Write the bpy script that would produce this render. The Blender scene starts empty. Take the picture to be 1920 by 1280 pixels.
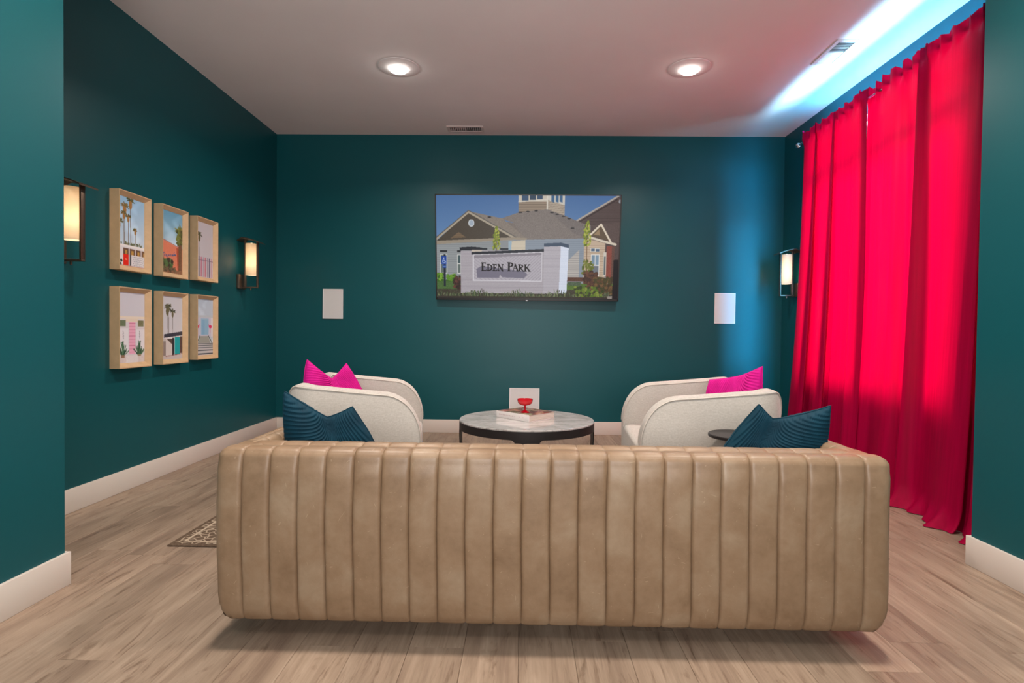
import bpy, bmesh, math, random
import numpy as np
from mathutils import Vector, Matrix, noise as mnoise

random.seed(7)
PI = math.pi
SC = bpy.context.scene
COL = SC.collection
def R(d): return math.radians(d)

# ------------------------------------------------------------------ camera
YAW, PITCH, ROLL, FOC, CAMZ = 0.01797, -0.01825, 0.01164, 1061.66, 1.054
def make_camera():
    cy, sy, cp, sp = math.cos(YAW), math.sin(YAW), math.cos(PITCH), math.sin(PITCH)
    f = Vector((-sy*cp, cy*cp, sp)); r = Vector((cy, sy, 0)); u = r.cross(f)
    cr, sr = math.cos(ROLL), math.sin(ROLL)
    r2 = r*cr + u*sr; u2 = -r*sr + u*cr
    cd = bpy.data.cameras.new('camera'); cd.sensor_width = 36; cd.lens = 36*FOC/1920
    cd.clip_start = 0.02
    o = bpy.data.objects.new('camera', cd); COL.objects.link(o)
    m = Matrix((r2, u2, -f)).transposed().to_4x4(); m.translation = Vector((0, 0, CAMZ))
    o.matrix_world = m
    SC.camera = o
make_camera()

# ------------------------------------------------------------------ world, light, exposure
W = bpy.data.worlds.new('world'); SC.world = W; W.use_nodes = True
W.node_tree.nodes['Background'].inputs[0].default_value = (0.55, 0.78, 1.0, 1)
W.node_tree.nodes['Background'].inputs[1].default_value = 1.0
SC.view_settings.view_transform = 'Standard'
SC.view_settings.look = 'None'
SC.view_settings.gamma = 1
SC.view_settings.use_curve_mapping = False
SC.view_settings.exposure = 0.0
SC.cycles.max_bounces = 8
SC.cycles.sample_clamp_indirect = 6.0

def area(name, loc, target, sx, sy, power, col, shape='RECTANGLE', spread=180):
    l = bpy.data.lights.new(name, 'AREA'); l.shape = shape; l.size = sx
    if shape in ('RECTANGLE', 'ELLIPSE'): l.size_y = sy
    l.energy = power; l.color = col; l.spread = R(spread)
    o = bpy.data.objects.new(name, l); COL.objects.link(o)
    o.location = loc
    d = Vector(target) - Vector(loc)
    o.rotation_euler = d.to_track_quat('-Z', 'Y').to_euler()
    return o
WARM = (1.0, 0.87, 0.76)
DAY = (0.50, 0.80, 1.0)
# daylight standing outside the curtained window
area('window_daylight', (3.35, 4.0, 1.60), (2.3, 4.0, 1.60), 3.4, 2.7, 700, DAY, 'RECTANGLE', 70)
# daylight sent back up by the sunlit ground outside, and along the wall from the open side
area('ground_bounce', (4.3, 4.3, 0.98), (2.2, 4.3, 3.0), 7.0, 0.7, 800, (0.36, 0.74, 1.0), 'RECTANGLE', 110)
area('wall_top_fill', (2.52, 4.0, 2.735), (2.60, 4.0, 3.0), 1.95, 0.03, 15, (0.03, 0.52, 1.0), 'RECTANGLE', 170)  # lamp added behind the curtain heading to brighten the wall above it
area('side_daylight', (3.4, 1.4, 1.5), (2.3, 5.8, 1.6), 2.4, 2.6, 430, (0.03, 0.50, 1.0), 'RECTANGLE', 110)
# recessed downlights of the ceiling (those in view have fixtures below; the rest continue the grid)
for (x, y, pw) in ((-0.972, 4.325, 26), (1.243, 4.325, 26), (-0.97, 1.98, 34), (1.24, 1.98, 34),
                   (-0.97, -0.45, 9), (1.24, -0.45, 9)):
    z = 2.985 if y > 4 else 3.03
    area('downlight_beam', (x, y, z), (x, y, 0), 0.13, 0.13, pw, WARM, 'DISK', 150)
# soft fill lamp added overhead behind the camera, no fixture
area('rear_fill', (0.1, -2.4, 2.95), (0.1, -0.6, 0.6), 3.4, 1.6, 12, (1.0, 0.93, 0.86))
# unseen uplight added behind the camera to brighten the ceiling
area('ceiling_fill', (0.1, -0.9, 1.25), (0.1, 1.1, 3.05), 1.6, 1.0, 122, (1.0, 0.97, 0.95))

# ------------------------------------------------------------------ helpers
def put(name, me, mat=None, parent=None, loc=None, rot=None):
    o = bpy.data.objects.new(name, me); COL.objects.link(o)
    if mat is not None and len(me.materials) == 0:
        for m in (mat if isinstance(mat, (list, tuple)) else [mat]): me.materials.append(m)
    if parent is not None: o.parent = parent
    if loc is not None: o.location = loc
    if rot is not None: o.rotation_euler = rot
    return o
def mesh(name, verts, faces, smooth=False, sharp=None):
    me = bpy.data.meshes.new(name); me.from_pydata([tuple(v) for v in verts], [], faces)
    me.validate()
    if smooth:
        me.polygons.foreach_set('use_smooth', [True]*len(me.polygons))
        if sharp: me.set_sharp_from_angle(angle=R(sharp))
    me.update()
    return me
def from_bm(name, bm, smooth=False, sharp=40):
    bmesh.ops.recalc_face_normals(bm, faces=bm.faces)
    me = bpy.data.meshes.new(name); bm.to_mesh(me); bm.free()
    if smooth:
        me.polygons.foreach_set('use_smooth', [True]*len(me.polygons))
        me.set_sharp_from_angle(angle=R(sharp))
    return me
def add_box(bm, x0, x1, y0, y1, z0, z1, bev=0, seg=2):
    vs = bmesh.ops.create_cube(bm, size=1)['verts']
    bmesh.ops.scale(bm, vec=(x1-x0, y1-y0, z1-z0), verts=vs)
    bmesh.ops.translate(bm, vec=((x0+x1)/2, (y0+y1)/2, (z0+z1)/2), verts=vs)
    if bev:
        es = list({e for v in vs for e in v.link_edges})
        bmesh.ops.bevel(bm, geom=es, offset=bev, segments=seg, profile=0.5, affect='EDGES')
def box(name, x0, x1, y0, y1, z0, z1, mat, parent=None, bev=0, seg=2, loc=None, rot=None):
    bm = bmesh.new(); add_box(bm, x0, x1, y0, y1, z0, z1, bev, seg)
    return put(name, from_bm(name, bm, smooth=bev > 0, sharp=35), mat, parent, loc, rot)
def lathe(prof, n=48):
    vs, fs = [], []
    for i in range(n):
        a = 2*PI*i/n
        for (r, z) in prof: vs.append((r*math.cos(a), r*math.sin(a), z))
    m = len(prof)
    for i in range(n):
        j = (i+1) % n
        for k in range(m-1):
            fs.append((i*m+k, j*m+k, j*m+k+1, i*m+k+1))
    return vs, fs
def lathe_mesh(name, prof, n=48, sharp=35):
    vs, fs = lathe(prof, n)
    bm = bmesh.new(); bv = [bm.verts.new(v) for v in vs]
    for f in fs: 
        try: bm.faces.new([bv[i] for i in f])
        except ValueError: pass
    bmesh.ops.remove_doubles(bm, verts=bm.verts, dist=1e-5)
    return from_bm(name, bm, True, sharp)
def tube_bm(bm, pts, r, n=8, closed=False):
    pts = [Vector(p) for p in pts]; rings = []
    N = len(pts)
    for i, p in enumerate(pts):
        a = pts[(i-1) % N] if (closed or i > 0) else pts[i]
        b = pts[(i+1) % N] if (closed or i < N-1) else pts[i]
        t = (b-a).normalized()
        ref = Vector((0, 0, 1)) if abs(t.z) < 0.95 else Vector((1, 0, 0))
        s = t.cross(ref).normalized(); w = s.cross(t)
        rr = r(i/(N-1)) if callable(r) else r
        rings.append([bm.verts.new(p + (s*math.cos(2*PI*k/n) + w*math.sin(2*PI*k/n))*rr) for k in range(n)])
    for i in range(N if closed else N-1):
        A, B = rings[i], rings[(i+1) % N]
        for k in range(n): bm.faces.new((A[k], A[(k+1) % n], B[(k+1) % n], B[k]))
    if not closed:
        bm.faces.new(rings[0][::-1]); bm.faces.new(rings[-1])
def tube(name, pts, r, mat, parent=None, n=8, closed=False):
    bm = bmesh.new(); tube_bm(bm, pts, r, n, closed)
    return put(name, from_bm(name, bm, True, 50), mat, parent)
def tag(o, label, cat, group=None):
    o['label'] = label; o['category'] = cat
    if group: o['group'] = group
    return o
def thing(name, label, cat, loc=(0, 0, 0), rot=(0, 0, 0), group=None):
    o = bpy.data.objects.new(name, None); COL.objects.link(o)
    o.location = loc; o.rotation_euler = rot; o.empty_display_size = 0.1
    return tag(o, label, cat, group)
def struct(o): o['kind'] = 'structure'; return o
def dup(root, loc, rot, label):
    def cp(o, parent):
        n = o.copy(); COL.objects.link(n)
        if parent is not None:
            n.parent = parent; n.matrix_parent_inverse = o.matrix_parent_inverse.copy()
        for ch in list(o.children): cp(ch, n)
        return n
    r = cp(root, None); r.location = loc; r.rotation_euler = rot; r['label'] = label
    return r

# ------------------------------------------------------------------ materials
def lin(r, g=None, b=None):
    if g is None: r, g, b = r
    def f(c):
        c /= 255.0
        return c/12.92 if c <= 0.04045 else ((c+0.055)/1.055)**2.4
    return (f(r), f(g), f(b))
class NT:
    def __init__(s, name):
        s.m = bpy.data.materials.new(name); s.m.use_nodes = True
        s.t = s.m.node_tree; s.b = s.t.nodes['Principled BSDF']; s.out = s.t.nodes['Material Output']
    def n(s, typ, **kw):
        nd = s.t.nodes.new(typ)
        for k, v in kw.items():
            if k.startswith('i_'):
                nd.inputs[k[2:].replace('_', ' ')].default_value = v
            else: setattr(nd, k, v)
        return nd
    def l(s, a, b): s.t.links.new(a, b)
    def set(s, **kw):
        for k, v in kw.items():
            i = s.b.inputs[k.replace('_', ' ')]
            i.default_value = (*v, 1) if isinstance(v, tuple) and len(v) == 3 else v
        return s
    def coord(s, scale=(1, 1, 1), rnd=False, kind='Object'):
        tc = s.n('ShaderNodeTexCoord'); out = tc.outputs[kind]
        if rnd:
            oi = s.n('ShaderNodeObjectInfo')
            ml = s.n('ShaderNodeVectorMath', operation='SCALE'); ml.inputs[0].default_value = (37.3, 91.7, 13.1)
            s.l(oi.outputs['Random'], ml.inputs['Scale'])
            ad = s.n('ShaderNodeVectorMath', operation='ADD'); s.l(out, ad.inputs[0]); s.l(ml.outputs[0], ad.inputs[1])
            out = ad.outputs[0]; s.rand = oi.outputs['Random']
        mp = s.n('ShaderNodeMapping'); mp.inputs['Scale'].default_value = scale
        s.l(out, mp.inputs['Vector'])
        return mp.outputs[0]
    def noise(s, vec, scale, detail=4, rough=0.55, dist=0.0):
        nd = s.n('ShaderNodeTexNoise'); nd.inputs['Scale'].default_value = scale
        nd.inputs['Detail'].default_value = detail; nd.inputs['Roughness'].default_value = rough
        nd.inputs['Distortion'].default_value = dist
        s.l(vec, nd.inputs['Vector']); return nd.outputs['Fac']
    def ramp(s, fac, stops):
        r = s.n('ShaderNodeValToRGB'); e = r.color_ramp.elements
        while len(e) < len(stops): e.new(0.5)
        for i, (p, c) in enumerate(stops):
            e[i].position = p; e[i].color = (*c, 1)
        s.l(fac, r.inputs[0]); return r.outputs[0]
    def mix(s, fac, a, b, typ='MIX'):
        m = s.n('ShaderNodeMix', data_type='RGBA', blend_type=typ)
        for v, i in ((fac, 0), (a, 6), (b, 7)):
            if hasattr(v, 'is_linked') or hasattr(v, 'links'): s.l(v, m.inputs[i])
            elif isinstance(v, tuple): m.inputs[i].default_value = (*v, 1)
            else: m.inputs[i].default_value = v
        return m.outputs[2]
    def bump(s, h, strength=0.2, dist=0.01):
        b = s.n('ShaderNodeBump'); b.inputs['Strength'].default_value = strength
        b.inputs['Distance'].default_value = dist
        s.l(h, b.inputs['Height']); s.l(b.outputs[0], s.b.inputs['Normal'])
    def base(s, c): s.l(c, s.b.inputs['Base Color'])

def plain(name, col, rough=0.5, metal=0.0, spec=0.5, var=0.06, nscale=30, bump=0.0):
    t = NT(name); t.set(Roughness=rough, Metallic=metal); t.b.inputs['Specular IOR Level'].default_value = spec
    v = t.coord()
    f = t.noise(v, nscale)
    t.base(t.ramp(f, [(0.25, tuple(c*(1-var) for c in col)), (0.75, tuple(min(1, c*(1+var)) for c in col))]))
    if bump: t.bump(f, bump, 0.003)
    return t.m

def paint(name, col, rough, spec=0.4):
    t = NT(name); t.set(Roughness=rough); t.b.inputs['Specular IOR Level'].default_value = spec
    v = t.coord()
    a = t.noise(v, 1.3, 3)
    t.base(t.ramp(a, [(0.3, tuple(c*0.97 for c in col)), (0.7, tuple(c*1.03 for c in col))]))
    t.bump(t.noise(v, 220, 2), 0.06, 0.001)
    return t.m
M = {}
M['teal'] = paint('teal_wall_paint', (0.003, 0.082, 0.097), 0.40, 0.32)
M['ceiling'] = paint('ceiling_paint', (0.76, 0.725, 0.725), 0.9, 0.1)
M['white_trim'] = paint('trim_paint', (0.70, 0.64, 0.585), 0.4, 0.4)
M['plate'] = plain('white_plastic', (0.68, 0.68, 0.68), 0.5, var=0.01)
M['plate_rim'] = plain('white_gloss_rim', (0.82, 0.82, 0.81), 0.35, var=0.01)

def wood_floor():
    t = NT('oak_plank'); t.b.inputs['Specular IOR Level'].default_value = 0.35
    v = t.coord((1, 1, 1), rnd=True)
    def mp(sc):
        m = t.n('ShaderNodeMapping'); m.inputs['Scale'].default_value = sc; t.l(v, m.inputs['Vector']); return m.outputs[0]
    broad = t.noise(mp((7, 0.9, 1)), 1.0, 5, 0.6, 1.6)
    fine = t.noise(mp((90, 2.6, 1)), 1.0, 6, 0.65, 0.6)
    streak = t.noise(mp((13, 1.5, 1)), 1.0, 5, 0.62, 3.2)
    c = t.ramp(broad, [(0.28, (0.235, 0.165, 0.122)), (0.5, (0.335, 0.247, 0.182)), (0.72, (0.42, 0.320, 0.242))])
    f2 = t.ramp(fine, [(0.3, (0.80, 0.79, 0.77)), (0.65, (1.05, 1.05, 1.05))])
    c = t.mix(1.0, c, f2, 'MULTIPLY')
    s2 = t.ramp(streak, [(0.30, (0.50, 0.44, 0.40)), (0.45, (1, 1, 1))])
    c = t.mix(0.85, c, s2, 'MULTIPLY')
    vo = t.n('ShaderNodeTexVoronoi', feature='F1'); vo.inputs['Scale'].default_value = 1.0
    t.l(mp((5.5, 1.5, 1)), vo.inputs['Vector'])
    kn = t.ramp(vo.outputs['Distance'], [(0.03, (0.40, 0.34, 0.30)), (0.12, (1, 1, 1))])
    c = t.mix(0.8, c, kn, 'MULTIPLY')
    hs = t.n('ShaderNodeMapRange'); hs.inputs['To Min'].default_value = 0.88; hs.inputs['To Max'].default_value = 1.08
    t.l(t.rand, hs.inputs['Value'])
    cc = t.n('ShaderNodeCombineColor'); 
    for i in range(3): t.l(hs.outputs[0], cc.inputs[i])
    c = t.mix(1.0, c, cc.outputs[0], 'MULTIPLY')
    t.base(c); t.set(Roughness=0.42)
    t.bump(fine, 0.10, 0.002)
    return t.m
M['oak'] = wood_floor()

def leather():
    t = NT('tan_leather'); t.set(Roughness=0.42); t.b.inputs['Specular IOR Level'].default_value = 0.45
    v = t.coord((1, 1, 1), rnd=True)
    a = t.noise(v, 5.0, 5, 0.6, 0.4); b = t.noise(v, 38, 4, 0.6)
    c = t.ramp(a, [(0.28, (0.178, 0.107, 0.058)), (0.50, (0.255, 0.165, 0.098)), (0.75, (0.335, 0.250, 0.168))])
    c = t.mix(0.25, c, t.ramp(b, [(0.3, (0.18, 0.112, 0.063)), (0.7, (0.31, 0.22, 0.145))]))
    scr = t.noise(v, 14, 2, 0.5, 6.0)
    c = t.mix(t.ramp(scr, [(0.715, (0, 0, 0)), (0.73, (0.3, 0.3, 0.3))]), c, (0.48, 0.36, 0.24))
    t.base(c)
    t.bump(t.noise(v, 320, 3), 0.12, 0.002)
    return t.m
M['leather'] = leather()

def weave(name, c0, c1, sc=420, rough=0.95):
    t = NT(name); t.set(Roughness=rough); t.b.inputs['Specular IOR Level'].default_value = 0.15
    t.b.inputs['Sheen Weight'].default_value = 0.25
    v = t.coord()
    def mp(s):
        m = t.n('ShaderNodeMapping'); m.inputs['Scale'].default_value = s; t.l(v, m.inputs['Vector']); return m.outputs[0]
    a = t.noise(mp((60, 60, 300)), 1.0, 3); b = t.noise(mp((1, 1, 1)), 120, 3)
    f = t.mix(0.5, a, b) if False else None
    c = t.ramp(a, [(0.3, c0), (0.7, c1)])
    c = t.mix(0.5, c, t.ramp(b, [(0.3, c0), (0.7, c1)]))
    t.base(c); t.bump(t.noise(v, sc, 2), 0.25, 0.002)
    return t.m
M['fabric'] = weave('greige_chair_fabric', (0.42, 0.39, 0.35), (0.57, 0.54, 0.50))
M['piping'] = plain('chair_piping_fabric', (0.55, 0.51, 0.46), 0.9, spec=0.2)

def velvet(name, col, dark):
    t = NT(name); t.set(Roughness=0.75); t.b.inputs['Specular IOR Level'].default_value = 0.2
    t.b.inputs['Sheen Weight'].default_value = 0.30; t.b.inputs['Sheen Roughness'].default_value = 0.35
    t.b.inputs['Sheen Tint'].default_value = (*[min(1, c*2.5+0.03) for c in col], 1)
    v = t.coord()
    t.base(t.ramp(t.noise(v, 14, 4), [(0.3, dark), (0.7, col)]))
    t.bump(t.noise(v, 500, 2), 0.15, 0.001)
    return t.m
M['teal_velvet'] = velvet('deep_teal_velvet', (0.002, 0.038, 0.064), (0.0015, 0.024, 0.042))
M['pink_velvet'] = velvet('hot_pink_velvet', (0.66, 0.008, 0.27), (0.50, 0.005, 0.20))
M['bronze'] = plain('brushed_bronze', (0.16, 0.115, 0.085), 0.42, 0.85, var=0.15, nscale=60)
M['black_metal'] = plain('black_powdercoat', (0.022, 0.020, 0.021), 0.45, 0.3)
M['dark_wood'] = plain('dark_foot', (0.015, 0.012, 0.010), 0.5)
M['steel'] = plain('polished_nickel', (0.55, 0.56, 0.57), 0.25, 1.0, var=0.03)
M['black_plastic'] = plain('black_plastic', (0.008, 0.008, 0.009), 0.35)
M['oak_frame'] = plain('pale_oak_frame', (0.60, 0.42, 0.245), 0.55, spec=0.3, var=0.10, nscale=18)
M['dark_slot'] = plain('duct_shadow_grey', (0.10, 0.095, 0.095), 0.8)
M['vent_white'] = plain('vent_enamel', (0.66, 0.60, 0.59), 0.5, var=0.02)

def marble():
    t = NT('grey_marble'); t.set(Roughness=0.07); t.b.inputs['Specular IOR Level'].default_value = 0.7
    v = t.coord((1, 2.2, 1))
    a = t.noise(v, 3.2, 8, 0.62, 2.0); b = t.noise(v, 9, 6, 0.6, 3.0)
    c = t.ramp(a, [(0.30, (0.34, 0.33, 0.32)), (0.5, (0.52, 0.51, 0.50)), (0.72, (0.62, 0.60, 0.59))])
    c = t.mix(0.6, c, t.ramp(b, [(0.36, (0.55, 0.54, 0.53)), (0.46, (1, 1, 1))]), 'MULTIPLY')
    t.base(c); return t.m
M['marble'] = marble()

def curtain_mat():
    t = NT('crimson_curtain_satin')
    v = t.coord((1, 1, 1))
    mp = t.n('ShaderNodeMapping'); mp.inputs['Scale'].default_value = (40, 60, 1.2); t.l(v, mp.inputs['Vector'])
    f = t.noise(mp.outputs[0], 1.0, 3)
    t.set(Roughness=0.5); t.b.inputs['Specular IOR Level'].default_value = 0.12
    t.base(t.ramp(f, [(0.3, (0.50, 0.0004, 0.055)), (0.7, (0.64, 0.0006, 0.075))]))
    tr = t.n('ShaderNodeBsdfTranslucent')
    t.l(t.ramp(f, [(0.3, (0.145, 0.0, 0.0030)), (0.7, (0.175, 0.0, 0.0038))]), tr.inputs['Color'])
    mx = t.n('ShaderNodeMixShader'); mx.inputs[0].default_value = 0.5
    t.l(t.b.outputs[0], mx.inputs[1]); t.l(tr.outputs[0], mx.inputs[2]); t.l(mx.outputs[0], t.out.inputs[0])
    return t.m
M['curtain'] = curtain_mat()

def shade_mat():
    t = NT('linen_lamp_shade')
    v = t.coord(); mp = t.n('ShaderNodeMapping'); mp.inputs['Scale'].default_value = (1, 1, 5); t.l(v, mp.inputs['Vector'])
    f = t.noise(mp.outputs[0], 120, 2)
    t.set(Roughness=0.9); t.base(t.ramp(f, [(0.3, (0.78, 0.70, 0.58)), (0.7, (0.86, 0.79, 0.68))]))
    tr = t.n('ShaderNodeBsdfTranslucent'); tr.inputs[0].default_value = (0.88, 0.79, 0.66, 1)
    mx = t.n('ShaderNodeMixShader'); mx.inputs[0].default_value = 0.55
    t.l(t.b.outputs[0], mx.inputs[1]); t.l(tr.outputs[0], mx.inputs[2]); t.l(mx.outputs[0], t.out.inputs[0])
    return t.m
M['shade'] = shade_mat()

def emit(name, col, st):
    t = NT(name); t.set(Roughness=0.5)
    t.b.inputs['Base Color'].default_value = (0.8, 0.8, 0.8, 1)
    t.b.inputs['Emission Color'].default_value = (*col, 1); t.b.inputs['Emission Strength'].default_value = st
    return t.m
M['lens'] = emit('lit_diffuser', (1.0, 0.95, 0.88), 34.0)

def glass_mat():
    t = NT('window_glass')
    a = t.n('ShaderNodeBsdfTransparent'); g = t.n('ShaderNodeBsdfGlossy'); g.inputs['Roughness'].default_value = 0.02
    mx = t.n('ShaderNodeMixShader'); mx.inputs[0].default_value = 0.10
    t.l(a.outputs[0], mx.inputs[1]); t.l(g.outputs[0], mx.inputs[2])
    t.l(mx.outputs[0], t.out.inputs[0]); return t.m
M['glass'] = glass_mat()

def red_glass():
    t = NT('red_glass'); t.set(Roughness=0.05)
    t.b.inputs['Base Color'].default_value = (0.80, 0.006, 0.02, 1)
    t.b.inputs['Transmission Weight'].default_value = 0.45
    t.b.inputs['Coat Weight'].default_value = 0.5
    v = t.coord(); t.base(t.ramp(t.noise(v, 20), [(0.3, (0.72, 0.004, 0.018)), (0.7, (0.88, 0.008, 0.03))]))
    return t.m
M['red_glass'] = red_glass()

def print_mat(name, emission=0.0):
    t = NT(name); a = t.n('ShaderNodeVertexColor'); a.layer_name = 'print'
    if emission:
        t.b.inputs['Base Color'].default_value = (0.01, 0.01, 0.01, 1); t.set(Roughness=0.35); t.b.inputs['Specular IOR Level'].default_value = 0.15
        t.l(a.outputs[0], t.b.inputs['Emission Color']); t.b.inputs['Emission Strength'].default_value = emission
    else:
        t.base(a.outputs[0]); t.set(Roughness=0.35)
    return t.m
M['screen'] = print_mat('lit_screen_picture', 0.90)
M['art'] = print_mat('printed_photograph')

# ------------------------------------------------------------------ room shell
XL, XR, YB, CZ = -2.548, 2.636, 5.816, 3.05
TVLOC, TVTILT, TVYAW, TVW = (0.0402, 5.68, 1.8853), 0.1303, -0.0141, 1.845
JLX, JLY, JRX, JRY = -1.848, 2.252, 2.082, 2.633
YR = -3.6
WY0, WY1, WZ0, WZ1 = 3.12, 4.96, 0.60, 2.76       # window opening in the right wall
def wall(name, boxes, mat='teal'):
    bm = bmesh.new()
    for b in boxes: add_box(bm, *b)
    return struct(put(name, from_bm(name, bm), M[mat]))
floor = struct(box('floor', -3.2, 3.2, YR-0.2, YB+0.2, -0.12, -0.004, M['oak']))
struct(box('ceiling', -3.2, 3.2, YR-0.2, YB+0.2, CZ, CZ+0.15, M['ceiling']))
wall('wall_back', [(XL-0.2, XR+0.2, YB, YB+0.15, 0, CZ)])
wall('wall_left', [(XL-0.2, XL, JLY, YB, 0, CZ)])
wall('wall_right', [(XR, XR+0.10, JRY, WY0, 0, CZ), (XR, XR+0.10, WY1, YB, 0, CZ),
                    (XR, XR+0.10, WY0, WY1, 0, WZ0), (XR, XR+0.10, WY0, WY1, WZ1, CZ)])
wall('wall_front_left', [(XL-0.2, JLX, YR, JLY, 0, CZ)])
wall('wall_front_right', [(JRX, XR+0.10, YR, JRY, 0, CZ)])
wall('wall_rear', [(JLX, JRX, YR-0.15, YR, 0, CZ)])
HB, TB = 0.1346, 0.015
def baseboard(name, segs):
    bm = bmesh.new()
    for s in segs: add_box(bm, *s, 0, HB, 0.003, 2)
    return struct(put(name, from_bm(name, bm, True, 30), M['white_trim']))
baseboard('baseboard_back', [(XL+TB, XR-TB, YB-TB, YB)])
baseboard('baseboard_left', [(XL, XL+TB, JLY+TB, YB)])
baseboard('baseboard_right', [(XR-TB, XR, JRY+TB, YB)])
baseboard('baseboard_front_left', [(JLX, JLX+TB, YR, JLY+TB), (XL, JLX, JLY, JLY+TB)])
baseboard('baseboard_front_right', [(JRX-TB, JRX, YR, JRY+TB), (JRX, XR, JRY, JRY+TB)])

# floor planks, each a piece of the floor
PW, PL = 0.182, 1.22
def plank_mesh(w, l):
    g = 0.0016
    vs = []
    for (dx, dy, z) in ((g*1.0, 0.0005, 0.0), (0.0004, 0.0004, -0.0013), (0.0004, 0.0004, -0.004)):
        x, y = w/2-dx, l/2-dy
        vs += [(-x, -y, z), (x, -y, z), (x, y, z), (-x, y, z)]
    fs = [(0, 1, 2, 3)]
    for k in (0, 4):
        for i in range(4): fs.append((k+i, k+4+i, k+4+(i+1) % 4, k+(i+1) % 4))
    return mesh('plank', vs, fs)
full = plank_mesh(PW, PL); full.materials.append(M['oak'])
rng = random.Random(11)
ncol = int((XR-XL)/PW)+1
for i in range(ncol):
    x0 = XL + i*PW; x1 = min(XR, x0+PW)
    if x1-x0 < 0.03: continue
    lim0 = 0.75
    y = lim0 - rng.random()*PL
    while y < YB-0.01:
        a, b = max(y, lim0), min(y+PL, YB)
        if b-a > 0.02:
            if b-a > PL-1e-4 and x1-x0 > PW-1e-4: put('plank', full, None, floor, ((x0+x1)/2, (a+b)/2, 0))
            else: put('plank', plank_mesh(x1-x0, b-a), M['oak'], floor, ((x0+x1)/2, (a+b)/2, 0))
        y += PL

# window behind the curtains
win = struct(thing('window_1', '', 'window', (XR, 0, 0)))
for k in ('label', 'category'): del win[k]
bm = bmesh.new(); ft = 0.055
add_box(bm, 0.004, 0.064, WY0, WY0+ft, WZ0, WZ1); add_box(bm, 0.004, 0.064, WY1-ft, WY1, WZ0, WZ1)
add_box(bm, 0.004, 0.064, WY0, WY1, WZ0, WZ0+ft); add_box(bm, 0.004, 0.064, WY0, WY1, WZ1-ft, WZ1)
put('window_frame', from_bm('window_frame', bm), M['white_trim'], win)
box('meeting_rail', 0.0, 0.075, WY0+ft, WY1-ft, 2.30, 2.41, M['white_trim'], win)
box('window_sill', -0.03, 0.03, WY0-0.05, WY1+0.05, WZ0-0.02, WZ0+0.012, M['white_trim'], win, 0.004)
for (a, b) in ((WZ0+ft, 2.30), (2.41, WZ1-ft)):
    put('pane', mesh('pane', [(0.034, WY0+ft, a), (0.034, WY1-ft, a), (0.034, WY1-ft, b), (0.034, WY0+ft, b)], [(0, 1, 2, 3)]), M['glass'], win)

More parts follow.
